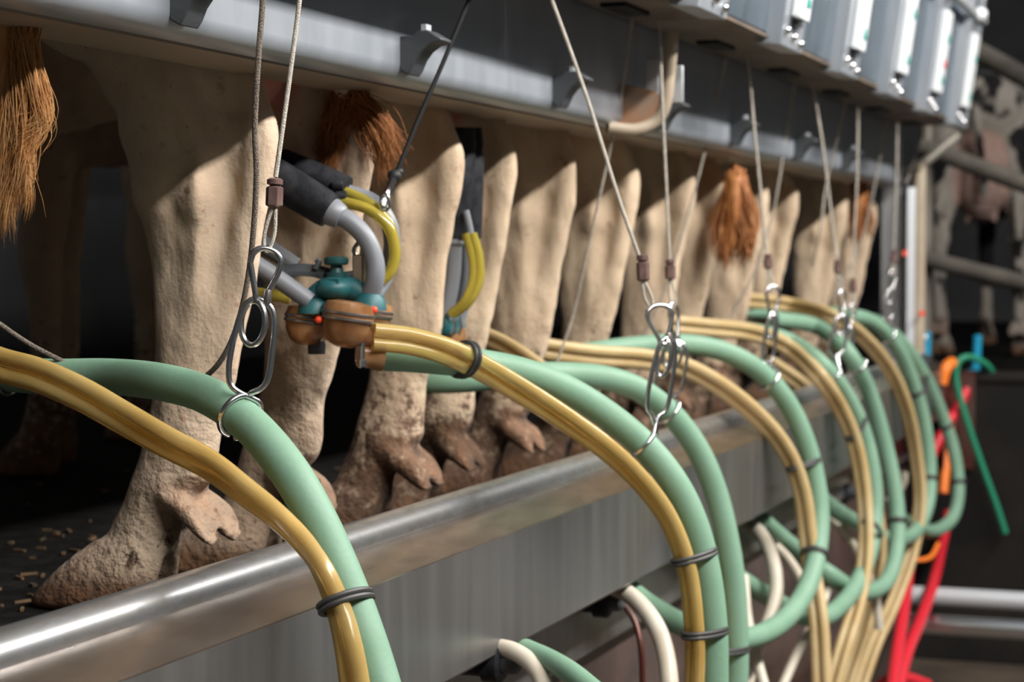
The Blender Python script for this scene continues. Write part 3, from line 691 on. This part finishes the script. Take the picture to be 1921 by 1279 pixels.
pulse('1', 'nearest twin amber tube strapped along the first hose', [(-90, 652, 2.42), (0, 684, 2.395), (70, 703, 2.375), (150, 738, 2.355), (230, 783, 2.335), (310, 828, 2.31), (390, 870, 2.29), (455, 918, 2.27), (515, 965, 2.255), (570, 1018, 2.245), (608, 1075, 2.23), (636, 1145, 2.22), (654, 1215, 2.205), (668, 1300, 2.195), (690, 1450, 2.17)], 'amber', 0.0105, (0.0, 1.4, 0.7))
pulse('2', 'twin amber tube leaving the near claw along the second hose', [(700, 632, 2.96), (770, 640, 2.98), (840, 660, 3.0), (910, 694, 3.04), (985, 738, 3.08), (1060, 786, 3.11), (1130, 836, 3.13), (1190, 890, 3.15), (1238, 948, 3.16), (1270, 1008, 3.165), (1290, 1075, 3.165), (1300, 1150, 3.165), (1304, 1230, 3.165), (1300, 1330, 3.165)], 'amber', 0.0105, (0.1, 1.0))
pulse('3', 'twin cream tube half hidden between the two front arches', [(860, 622, 4.0), (930, 640, 3.95), (1010, 690, 3.84), (1100, 760, 3.76), (1180, 830, 3.8), (1250, 920, 3.82), (1300, 1010, 3.83), (1335, 1110, 3.84), (1352, 1210, 3.84), (1350, 1320, 3.84)], 'cream', 0.0098)
pulse('4', 'twin amber tube crossing mid row over the cream legs to the looped hose', [(850, 622, 4.15), (930, 636, 4.2), (1030, 656, 4.24), (1120, 668, 4.3), (1210, 674, 4.38), (1290, 692, 4.46), (1370, 738, 4.54), (1440, 800, 4.6), (1482, 860, 4.63), (1505, 925, 4.64), (1515, 1000, 4.63), (1524, 1080, 4.6), (1536, 1170, 4.55), (1542, 1300, 4.5)], 'cream', 0.0122, (0.15, 0.75, 0.35))
pulse('5', 'twin cream tube over the hose with the first far chain', [(1225, 606, 5.00), (1320, 614, 5.10), (1410, 624, 5.24), (1475, 650, 5.35), (1535, 705, 5.25), (1578, 770, 5.30), (1604, 835, 5.33), (1618, 905, 5.33), (1624, 980, 5.30), (1622, 1050, 5.25), (1608, 1130, 5.18), (1582, 1215, 5.10), (1555, 1310, 5.05)], 'cream', 0.0122, (0.15, 0.75, 0.35))
pulse('6', 'short twin cream tube passing behind the banded far arch', [(1440, 680, 5.6), (1500, 720, 5.7), (1550, 765, 5.78), (1592, 810, 5.84), (1622, 865, 5.9), (1640, 940, 5.93), (1650, 1030, 5.9), (1636, 1130, 5.85), (1605, 1230, 5.8), (1575, 1320, 5.75)], 'cream', 0.0122, (0.15, 0.75, 0.35))
pulse('7', 'farthest twin tan tube curving below the end post', [(1350, 556, 5.88), (1400, 563, 5.90), (1480, 572, 6.10), (1560, 594, 5.93), (1620, 634, 6.08), (1670, 695, 6.23), (1702, 770, 6.32), (1718, 850, 6.38), (1726, 940, 6.38), (1712, 1030, 6.33), (1680, 1120, 6.23), (1640, 1210, 6.08), (1605, 1310, 5.98)], 'cream', 0.0122, (0.15, 0.75, 0.35))

tie('1', 15, 695, 'p1'); tie('1', 668, 1118, 'p1'); tie('2', 855, 672, 'p2'); tie('2', 1318, 1032, 'p2'); tie('2', 1336, 1183, 'p2')
tie('3', 1382, 1222, 'p3'); tie('4', 1520, 868, 'p4'); tie('4', 1535, 1037, 'p4'); tie('5', 1610, 785, 'p5'); tie('5', 1638, 1005, 'p5')
tie('6', 1682, 975); tie('7', 1718, 732, 'p7'); tie('7', 1744, 898); tie('8', 1775, 800); tie('8', 1797, 900)

# white drain tubes looping out below the kerb
WT = [('white tube bending out below the kerb at bottom centre', [(925, 1212, 3.0), (965, 1222, 2.96), (1002, 1250, 2.92), (1025, 1300, 2.88), (1030, 1380, 2.86)], 0.0135),
      ('white tube looping from under the kerb left of the front hose', [(1130, 1092, 3.72), (1175, 1112, 3.66), (1215, 1150, 3.6), (1243, 1205, 3.55), (1256, 1290, 3.5), (1250, 1400, 3.48)], 0.0165),
      ('white tube loop standing right of the front hoses', [(1385, 972, 4.85), (1425, 998, 4.75), (1450, 1050, 4.65), (1456, 1110, 4.6), (1440, 1170, 4.55), (1412, 1235, 4.5), (1395, 1310, 4.45)], 0.0165),
      ('thin pale tube between the mid loop and the front hoses', [(1395, 1080, 4.5), (1402, 1160, 4.45), (1418, 1230, 4.4), (1440, 1310, 4.35)], 0.012),
      ('pinkish short tube below the kerb behind the mid loop', [(1440, 1010, 5.0), (1480, 1050, 4.95), (1510, 1100, 4.9), (1530, 1150, 4.9)], 0.012),
      ('tan tube leaning left at the bottom between the loops', [(1560, 1080, 5.2), (1535, 1150, 5.1), (1500, 1215, 5.0), (1462, 1300, 4.9)], 0.012),
      ('pale tube below the kerb behind the far banded arch', [(1545, 960, 5.6), (1585, 1000, 5.65), (1615, 1050, 5.7), (1640, 1110, 5.7), (1650, 1180, 5.7)], 0.013),
      ('grey white tube curving out at the kerb end near the red corner', [(1560, 892, 6.3), (1590, 895, 6.3), (1615, 912, 6.3), (1632, 945, 6.3), (1640, 1000, 6.3)], 0.018),
      ('small white hooked tube rising beside the red hoses', [(1696, 885, 6.6), (1694, 905, 6.6), (1682, 925, 6.6), (1665, 940, 6.6)], 0.014)]
for lab, pts, r in WT:
    tag(MB().tube(route(pts), r, 14).build('drain_tube', M['white']), lab, 'tube', 'pale tubes below the kerb')
tag(MB().tube(route([(1160, 1120, 3.75), (1190, 1165, 3.72), (1203, 1220, 3.7), (1206, 1310, 3.7)]), 0.006, 10).build('cable', M['redsteel']), 'thin dark red cable hanging below the kerb', 'cable')
gs = route([(985, 1218, 2.98), (1030, 1238, 2.92), (1075, 1265, 2.85), (1130, 1310, 2.78)])
tag(MB().tube(gs, 0.0165, 16).build('milk_hose', M['hose']), 'short green hose leaving below the kerb at bottom centre', 'hose', 'green milk hoses')
# black outlet fittings under the kerb
for px, py, D, lab in ((958, 1245, 2.98, 'black outlet fitting under the kerb at bottom centre'), (1155, 1130, 3.72, 'black outlet fitting under the kerb behind the white loop'), (1600, 925, 6.2, 'dark outlet fitting near the kerb end')):
    p = P(px, py, D=D)
    t = thing('outlet_fitting', lab, 'fitting', p)
    MB().lathe(p + V((0, 0.14, 0)), (0, -1, 0), [(0, .022), (.10, .022), (.10, .030), (.125, .030), (.13, .024)], 20).build('collar', M['black'], t)
    MB().lathe(p + V((0, 0.02, 0)), (0, -1, 0.1), [(0, .018), (.03, .018), (.035, .012)], 16).build('nozzle', M['plastic'], t)

# red, orange and green hoses on the blue hook
rk = thing('hook_rack', 'blue plastic double hook on the end wall', 'hook', P(1780, 700, D=7.55))
D = 7.55
MB().tube(spline([P(1738, 622, D=D), P(1738, 680, D=D), P(1742, 697, D=D), P(1760, 702, D=D), P(1800, 704, D=D), P(1822, 700, D=D), P(1830, 690, D=D), P(1834, 628, D=D)], 5), 0.017, 12).build('double_hook', M['blue'], rk)
MB().lathe(P(1728, 632, D=7.5), -RT, [(-.02, .012), (.02, .012)], 12).build('bolt', M['galv'], rk)
gh = [(1866, 706, 7.5), (1850, 684, 7.45), (1822, 670, 7.42), (1800, 676, 7.4), (1793, 705, 7.4), (1802, 750, 7.4), (1822, 815, 7.4), (1848, 890, 7.4), (1868, 945, 7.4), (1886, 1000, 7.4)]
tag(MB().tube(route(gh), 0.0125, 12).build('wash_hose', M['greenh']), 'dark green hose hooked over the blue hook, its end dangling', 'hose')
tag(MB().tube(route([(1786, 680, 7.4), (1775, 690, 7.36), (1766, 720, 7.36)]), 0.022, 14).build('hose_end', M['orange']), 'short bright orange hose bend hanging at the blue hook', 'hose')
tag(MB().tube(route([(1787, 715, 7.5), (1783, 780, 7.48), (1776, 850, 7.46), (1769, 925, 7.42)]), 0.0185, 14).build('wash_hose', M['orange']), 'orange hose hanging down behind the outermost green arch', 'hose')
tag(MB().tube(route([(1815, 725, 7.5), (1800, 758, 7.46), (1775, 800, 7.4), (1750, 850, 7.36), (1730, 915, 7.3), (1716, 990, 7.2), (1704, 1070, 6.65), (1694, 1150, 6.3), (1682, 1230, 6.05), (1672, 1310, 5.85)]), 0.020, 14).build('wash_hose', M['red']), 'red hose falling from the blue hook, left of the red pair', 'hose')
tag(MB().tube(route([(1780, 960, 7.5), (1768, 1020, 7.4), (1752, 1090, 6.75), (1728, 1160, 6.4), (1700, 1230, 6.15), (1680, 1320, 5.95)]), 0.019, 14).build('wash_hose', M['red']), 'red hose on the right of the red pair near the pit end', 'hose')
tag(MB().tube(route([(1640, 1300, 6.3), (1668, 1275, 6.3), (1700, 1272, 6.35), (1740, 1285, 6.4)]), 0.02, 12).build('wash_hose', M['red']), 'red hose lying across the bottom edge below the red pair', 'hose')
tag(MB().tube(route([(1690, 1040, 6.9), (1715, 1050, 6.88), (1745, 1045, 6.9), (1760, 1020, 7.0)]), 0.008, 8).build('string', M['orange']), 'orange string loop crossing the two red hoses', 'string')

# ------------------------------------------------------------------ lift ropes, carabiners, hose hangers
def rope(label, pts, r=0.0029, m='wire', ferr=None, hook=None, D2=None, knot=None, stem=None):
    """pts: (column, row, distance)"""
    c = spline([P(*q[:2], D=q[2]) for q in pts], 6)
    t = thing('lift_rope', label, 'rope', c[-1], 'ropes hanging over the hoses')
    MB().tube(c, r, 10).build('rope', M[m], t)
    if ferr:
        (fx, fy, fh), (hx, hy), D = ferr, hook, pts[-1][2]
        a = P(fx, fy - fh / 2, D=D); b = P(fx + (hx - fx) * 0.12, fy + fh / 2, D=D); ax = (b - a); L = ax.length
        mb = MB()
        mb.lathe(a, ax, [(0, .006), (0.002, .0095), (L * .22, .0095), (L * .25, .006), (L * .28, .006)], 16)
        mb.lathe(a + ax * .28, ax, [(0, .0075), (.002, .0105), (L * .66, .0105), (L * .72, .0075)], 6)
        mb.build('ferrule', M['ferrule'], t)
        h = P(hx, hy, D=D); w = RT * 0.0058
        lo = [b + w * .3, b.lerp(h, .55) + w, b.lerp(h, .9) + w * .6, h, b.lerp(h, .9) - w * .6, b.lerp(h, .55) - w, b - w * .3]
        MB().tube(spline(lo, 5), r * 0.85, 8).build('eye_loop', M[m], t)
    return t
def frame(D, yaw=0.0):
    Rv = (Matrix.Rotation(yaw, 3, 'Z') @ RT).normalized()
    return Rv
def carabiner(label, top, bot, width, D, yaw=0.0, r=0.0037):
    a = P(*top, D=D); b = P(*bot, D=D); ax = b - a; L = ax.length; ax.normalize()
    Rv = frame(D, yaw); Rv = (Rv - ax * Rv.dot(ax)).normalized(); w = width * D / FPX / 2
    def pt(u, v): return a + Rv * (u * w) + ax * (v * L)
    t = thing('carabiner', label, 'carabiner', a, 'steel carabiners')
    MB().tube(spline([pt(-.98, .27), pt(-.85, .10), pt(-.45, 0.0), (pt(0.05, -.02)), pt(.6, .03), pt(.98, .16), pt(1.0, .34), pt(.72, .58), pt(.45, .78), pt(.42, .93), pt(.2, 1.0), pt(-.1, 1.0), pt(-.32, .94), pt(-.36, .86)], 6), r, 10).build('body', M['steel'], t)
    MB().tube([pt(-.98, .27), pt(-.36, .86)], r * .95, 10).build('gate', M['steel'], t)
    MB().lathe(pt(.43, .80), ax, [(-.004, r * 1.2), (0.0, r * 1.45), (.012, r * 1.45), (.016, r * 1.2)], 12).build('pin', M['ring'], t)
    return t
def hanger(label, key, top, bot, width, D, yaw=0.0, r=0.0032, ringpx=None):
    a = P(*top, D=D); b = P(*bot, D=D); ax = b - a; L = ax.length; ax.normalize()
    Rv = frame(D, yaw); Rv = (Rv - ax * Rv.dot(ax)).normalized(); w = width * D / FPX / 2
    def pt(u, v): return a + Rv * (u * w) + ax * (v * L)
    t = thing('hose_hanger', label, 'hanger', a, 'wire hose hangers')
    hc, ht = near(CURVES['h' + key], bot[0], bot[1] + 30)
    # long wire link whose ends cross and wrap round the hose
    n = V(ht); u = (-FW - n * (-FW).dot(n)).normalized(); wv = n.cross(u)
    if wv.z < 0: wv = -wv
    rr = HR + r
    wrap = [hc + (wv * math.cos(s) + u * math.sin(s)) * rr - n * 0.004 for s in [math.radians(q) for q in (10, 40, 70, 100, 130, 160, 190)]]
    wrap2 = [hc + (wv * math.cos(s) + u * math.sin(s)) * rr + n * 0.004 for s in [math.radians(q) for q in (-10, -40, -70, -100, -130, -160)]]
    link = wrap[::-1] + [pt(.15, .99), pt(.62, .93), pt(.92, .80), pt(1.0, .5), pt(1.0, .22), pt(.72, .06), pt(.15, -.01), pt(-.4, .04), pt(-.75, .22), pt(-1.0, .55), pt(-1.05, .78), pt(-.9, .92), pt(-.4, 1.0)] + wrap2
    MB().tube(spline(link, 4), r, 10).build('long_link', M['steel'], t)
    rc = a + ax * (L * .25) + Rv * (-.05 * w); 
    ring = [rc + Rv * (w * .62 * math.cos(s)) + ax * (L * .235 * math.sin(s)) - FW * (0.006 * math.cos(s)) for s in [2 * math.pi * j / 24 for j in range(24)]]
    MB().tube(ring, r, 10, closed=True).build('ring', M['steel'], t)
    return t

rope('steel wire with brown ferrule above the nearest hose hanger', [(592, -286, 2.36), (572, -90, 2.36), (562, 0, 2.36), (540, 170, 2.36), (517, 332, 2.36)], 0.0029, 'wire', (516, 361, 54), (500, 472))
carabiner('large sharp carabiner on the nearest wire, in front of the big cream leg', (500, 468), (488, 568), 56, 2.36, 0.2, 0.0038)
hanger('long wire hanger with a ring holding the nearest green hose', '1', (480, 562), (466, 738), 76, 2.36, 0.1, 0.0037)
rope('wire slanting across the rail to the second hose hanger, brown ferrule', [(1003, -80, 3.24), (1010, -60, 3.24), (1035, 0, 3.24), (1100, 180, 3.22), (1160, 370, 3.2), (1200, 484, 3.2)], 0.0032, 'wire', (1205, 502, 50), (1222, 578))
rope_o = carabiner('carabiner on the slanting wire above the front arch', (1233, 574), (1247, 645), 50, 3.2, 0.3, 0.0040)
hanger('wire hanger hooked round the front arched hose', '2', (1250, 635), (1232, 782), 46, 3.2, 0.4, 0.0038)
rope('straight wire hanging left of the curved support, ferrule over the tucked hose', [(1237, 40, 3.86), (1243, 200, 3.86), (1250, 350, 3.86), (1256, 486, 3.86)], 0.0029, 'wire', (1257, 505, 38), (1264, 575))
carabiner('carabiner on the straight wire just behind the front hanger', (1262, 570), (1268, 645), 30, 3.86, 0.9, 0.0038)
hanger('wire hanger holding the hose tucked behind the front arch', '3', (1266, 640), (1252, 745), 54, 3.86, 0.2, 0.0036)
rope('wire dropping from the first dark slot to the mid row hose', [(1403, 105, 4.66), (1415, 240, 4.66), (1427, 360, 4.66), (1438, 474, 4.66)], 0.0032, 'wire', (1440, 490, 28), (1448, 545))
carabiner('carabiner on the mid row wire in front of the cream legs', (1450, 538), (1448, 595), 30, 4.66, 0.5, 0.0042)
hanger('wire hanger on the mid row looped hose', '4', (1449, 588), (1440, 682), 28, 4.66, 0.6, 0.0042)
rope('wire from the second dark slot to the first far arch', [(1524, 155, 5.3), (1543, 270, 5.3), (1558, 390, 5.3), (1570, 486, 5.3)], 0.0034, 'wire', (1571, 500, 26), (1578, 552))
carabiner('carabiner on the left of the two close far wires', (1580, 546), (1578, 596), 20, 5.3, 0.7, 0.0046)
hanger('wire hanger on the first far arch', '5', (1579, 590), (1568, 668), 34, 5.3, 0.5, 0.0046)
rope('wire from the third dark slot, right of the two close far wires', [(1610, 198, 5.73), (1608, 330, 5.73), (1603, 430, 5.73), (1599, 520, 5.73)], 0.0034, 'wire', (1600, 535, 26), (1600, 585))
carabiner('carabiner on the right of the two close far wires', (1600, 572), (1592, 622), 18, 5.73, 0.7, 0.0046)
hanger('wire hanger on the slender far hose', '6', (1592, 612), (1588, 672), 26, 5.73, 0.5, 0.0046)
rope('wire hanging in front of the end post', [(1684, 228, 6.38), (1682, 330, 6.38), (1679, 410, 6.38), (1677, 468, 6.38)], 0.0034, 'wire', (1677, 482, 24), (1676, 515))
carabiner('carabiner in front of the grey end post', (1676, 508), (1672, 548), 18, 6.38, 0.7, 0.0048)
hanger('wire hanger in front of the grey end post', '7', (1673, 540), (1664, 600), 26, 6.38, 0.5, 0.0048)
# ropes that carry the milking clusters
rope('braided rope hanging in front of the big cream leg and curving left at its end', [(508, -268, 2.42), (498, -90, 2.42), (493, 0, 2.42), (484, 120, 2.42), (478, 240, 2.43), (481, 330, 2.44), (474, 450, 2.46), (460, 550, 2.48), (438, 630, 2.5), (410, 682, 2.52), (375, 716, 2.55)], 0.0036, 'braid')
rope('pinkish braided rope slanting in from the left edge to the nearest hose', [(-80, 548, 2.56), (0, 608, 2.56), (60, 648, 2.56), (130, 684, 2.56)], 0.0034, 'braid')
bk = rope('black cord slanting from above the rail to the near milking cluster', [(931, -120, 3.02), (905, -60, 3.02), (880, 0, 3.02), (830, 120, 3.02), (780, 235, 3.02), (745, 322, 3.02)], 0.0036, 'cord')
kn = P(740, 330, D=3.02)
MB().ball(kn, .011, .011, .010).ball(kn + V((.006, -.004, .006)), .009, .008, .007).build('knot', M['cord'], bk)
MB().tube(spline([P(738, 336, D=3.01), P(728, 360, D=3.01), P(718, 388, D=3.0)], 5), 0.0062, 8).build('snap_hook', M['steel'], bk)
MB().tube([P(722 + 8 * math.cos(s), 380 + 16 * math.sin(s), D=3.0) for s in [2 * math.pi * j / 20 for j in range(20)]], 0.0028, 8, closed=True).build('snap_ring', M['steel'], bk)
rope('thin wire leaning left in front of the rail to the third cow', [(1186, 35, 3.95), (1165, 180, 4.0), (1130, 345, 4.05), (1100, 480, 4.12), (1075, 590, 4.18), (1045, 680, 4.2)], 0.0028, 'wire')
rope('thin wire leaning left from beside the first dark slot', [(1363, 108, 4.7), (1335, 230, 4.75), (1305, 350, 4.8), (1275, 455, 4.84), (1240, 560, 4.9), (1190, 668, 4.95)], 0.0028, 'wire')
rope('thin wire leaning left from beside the second dark slot', [(1491, 158, 5.4), (1472, 270, 5.45), (1452, 390, 5.5), (1420, 500, 5.55), (1370, 595, 5.6)], 0.0032, 'wire')
rope('thin wire crossing the wire of the first far arch', [(1588, 185, 5.9), (1568, 270, 5.95), (1550, 345, 6.0), (1540, 420, 6.0), (1525, 500, 6.1)], 0.0034, 'wire')
rope('thin wire leaning left before the end post', [(1666, 224, 6.7), (1648, 310, 6.75), (1630, 400, 6.8), (1605, 480, 6.85), (1560, 560, 6.9)], 0.0034, 'wire')
rope('last thin wire meeting the brace of the end post', [(1727, 262, 7.3), (1715, 300, 7.3), (1700, 345, 7.32)], 0.0036, 'wire')

# ------------------------------------------------------------------ milking cluster of the near cow
D = 2.98
k1 = thing('milking_cluster', 'milking cluster with amber bowls and teal top behind the near cow\'s udder', 'milking cluster', P(630, 640, D=D))
def pp(x, y, d=0.0): return P(x, y, D=D + d)
def shell(a, b, ra, rb, parent, m='black'):
    ax = b - a; L = ax.length
    return MB().lathe(a, ax, [(0, ra * .6), (0.004, ra * .9), (.012, ra), (L * .5, (ra + rb) / 2 * 1.02), (L - .012, rb), (L - .003, rb * .95), (L, rb * .6)], 24).build('teat_cup', M[m], parent)
sh = shell(pp(487, 315), pp(622, 398, -.02), .029, .0275, k1)
MB().lathe(pp(614, 392, -.02), pp(622, 398, -.02) - pp(487, 315), [(0, .021), (.010, .0215), (.022, .019), (.026, .0165)], 20).build('liner_collar', M['liner'], sh)
lt = spline([pp(628, 402, -.02), pp(655, 415, -.02), pp(685, 445, -.02), pp(702, 485, -.02), pp(704, 520, -.02), pp(694, 555, -.01)], 6)
MB().tube(lt, 0.0145, 16).build('liner_tube', M['liner'], sh)
sh2 = shell(pp(515, 305, .08), pp(652, 362, .06), .027, .026, k1)
MB().tube(spline([pp(652, 362, .06), pp(700, 380, .06), pp(730, 420, .06), pp(735, 470, .06), pp(722, 520, .05), pp(700, 555, .03)], 6), 0.0135, 14).build('liner_tube', M['liner'], sh2)
for (a, b, d) in (((440, 425), (555, 500), .05), ((440, 470), (582, 566), -.02)):
    s3 = shell(pp(a[0] - 100, a[1] - 80, d + .02), pp(a[0], a[1], d), .027, .024, k1)
    MB().tube(spline([pp(a[0], a[1], d), pp((a[0] + b[0]) / 2, (a[1] + b[1]) / 2 - 2, d), pp(b[0], b[1], d)], 6), 0.0135, 14).build('liner_tube', M['liner'], s3)
# short yellow pulse tubes
for off, d in ((0, 0.0), (-12, .02)):
    MB().tube(spline([pp(640, 378 + off * 1.8, .03 + d), pp(690, 392 + off, .02 + d), pp(728, 425 + off * .6, .02 + d), pp(741, 470, .02 + d), pp(733, 508, .02 + d), pp(712, 530, .02 + d)], 6), 0.0085, 12).build('short_pulse_tube', M['yellow'], k1)
for x, y in ((646, 374), (640, 352)):
    MB().lathe(pp(x - 16, y - 5, .03), RT, [(0, .009), (.012, .0095), (.016, .008)], 14).build('tube_nipple', M['black'], k1)
MB().tube(spline([pp(440, 545, .03), pp(500, 552, .03), pp(545, 560, .03)], 5), 0.009, 12).build('short_pulse_tube', M['yellow'], k1)
# teal manifold
bm = MB()
bm.tube(spline([pp(575, 570), pp(590, 562), pp(612, 545), pp(645, 540), pp(672, 548), pp(690, 572)], 5), [.016, .017, .018] + [.019] * 20 + [.018, .017, .016][:3], 14)
bm.lathe(pp(588, 580, -.01), (0, 0, 1), [(-.006, .024), (.010, .022), (.016, .016)], 18)
bm.lathe(pp(693, 572, -.01), (0, 0, 1), [(-.008, .026), (.008, .024), (.018, .016)], 18)
bm.ball(pp(632, 541, .0), .040, .030, .020)
bm.box(pp(634, 530, 0), .062, .030, .012)
bm.build('manifold', M['teal'], k1)
kb = MB().lathe(pp(631, 522, -.005), (0, 0, 1), [(0, .016), (.009, .016), (.009, .011), (.020, .0085), (.020, .016), (.023, .0185), (.029, .0185), (.032, .016), (.033, .004)], 22).build('clamp_knob', M['tealdark'], k1)
lv = MB(); lv.tube(spline([pp(530, 510, .01), pp(560, 506, .01), pp(590, 508, .01), pp(612, 514, 0)], 5), .0125, 8, sq=.55)
lv.tube(spline([pp(612, 516, 0), pp(640, 518, 0), pp(672, 514, 0)], 5), .0065, 8)
lv.tube(spline([pp(592, 505), pp(598, 492), pp(594, 486)], 4), .005, 8)
lv.build('lever', M['plastic'], k1)
MB().tube(spline([pp(672, 455, 0), pp(664, 468), pp(668, 480), pp(676, 486)], 4), .0035, 8).build('hook_eye', M['ring'], k1)
MB().box(pp(675, 505, .0), .018, .018, .045).build('bracket_plate', M['ring'], k1, bevel=.002)
# four amber bowls with clamp rings and red plugs
for (x, y, d, w, h) in ((706, 600, .07, 34, 66), (580, 612, .02, 42, 74), (626, 606, .07, 40, 70), (657, 610, -.03, 49, 88)):
    s = (D + d) / FPX; c = pp(x, y, d)
    hh = h * s; rw = w * s
    bo = MB().lathe(c + V((0, 0, hh * .52)), (-.08, 0.12, -1), [(0, rw * .45), (.003, rw * .80), (hh * .06, rw * .92), (hh * .22, rw), (hh * .40, rw), (hh * .43, rw * .95), (hh * .62, rw * .90), (hh * .80, rw * .76), (hh * .93, rw * .58), (hh, rw * .3)], 28).build('bowl', M['bowl'], k1)
    for q in (.24, .36):
        cc = c + V((-.08 * hh * q, .12 * hh * q, hh * .52 - hh * q))
        MB().lathe(cc, (-.08, .12, -1), [(0, rw * 1.0), (.001, rw * 1.045), (.004, rw * 1.045), (.005, rw)], 28).build('clamp_ring', M['ring'], bo)
for x, y, d in ((598, 600, -.045), (711, 563, .03), (701, 581, -.035)):
    MB().ball(pp(x, y, d), .006, .006, .0055, 14, 8).build('plug', M['red_dot'], k1)
MB().lathe(pp(594, 664, .03), (0, 0, 1), [(0, .013), (.014, .014), (.02, .012)], 14).build('foot', M['plastic'], k1)
MB().lathe(pp(672, 664, .0), pp(712, 666, .01) - pp(672, 664), [(0, .020), (.02, .021), (.032, .0245), (.036, .0245), (.038, .02)], 20).build('outlet', M['bowl'], k1)
MB().lathe(pp(680, 642, -.03), (0, 0, -1), [(0, .004), (.026, .004), (.026, .0065), (.036, .0065), (.038, .004)], 12).build('drain_screw', M['steel'], k1)
MB().lathe(pp(684, 632, -.01), RT, [(0, .014), (.012, .014), (.014, .010)], 16).build('pulse_port', M['bowl'], k1)

# second cluster hanging upright under the second cow
D = 3.58
k2 = thing('milking_cluster', 'milking cluster with upright black teat cups between the second cow\'s legs', 'milking cluster', P(850, 640, D=D))
for (x0, x1, d) in ((868, 852, 0), (882, 880, .05)):
    s = shell(pp(x0, 282, d), pp(x1, 450, d), .026, .0235, k2)
    MB().lathe(pp(x0, 240, d), (0, 0, -1), [(0, .022), (.03, .0245), (.05, .021)], 16).build('liner_mouth', M['black'], s)
    MB().lathe(pp(x1, 448, d), (0, 0, -1), [(0, .019), (.008, .02), (.014, .015)], 16).build('liner_collar', M['liner'], s)
    MB().tube(spline([pp(x1, 452, d), pp(x1 - 2, 510, d), pp(x1 - 10, 560, d), pp(x1 - 24, 610, d)], 6), .0145, 14).build('liner_tube', M['liner'], s)
for off in (0, 12):
    MB().tube(spline([pp(874 + off, 438, -.03), pp(886 + off, 480, -.03), pp(887 + off, 525, -.03), pp(872 + off * .7, 565, -.03), pp(845 + off * .4, 590, -.02)], 6), .0085, 12).build('short_pulse_tube', M['yellow'], k2)
MB().tube(spline([pp(874, 395, -.03), pp(880, 420, -.03), pp(884, 440, -.03)], 4), .006, 8).build('nipple', M['liner'], k2)
for (x, y, d, w, h) in ((800, 640, .02, 36, 66), (838, 645, .05, 38, 70)):
    s = (D + d) / FPX; c = pp(x, y, d); hh = h * s; rw = w * s
    MB().lathe(c + V((0, 0, hh * .52)), (0, 0, -1), [(0, rw * .55), (hh * .12, rw * .95), (hh * .4, rw), (hh * .7, rw * .9), (hh, rw * .3)], 24).build('bowl', M['bowl'], k2)
MB().box(pp(830, 610, .03), .09, .06, .035).build('manifold', M['teal'], k2, bevel=.008)
for x in (850, 862):
    MB().tube(spline([pp(x, 595, -.04), pp(x + 3, 612, -.04), pp(x - 2, 628, -.04)], 4), .003, 8).build('wire_hook', M['steel'], k2)
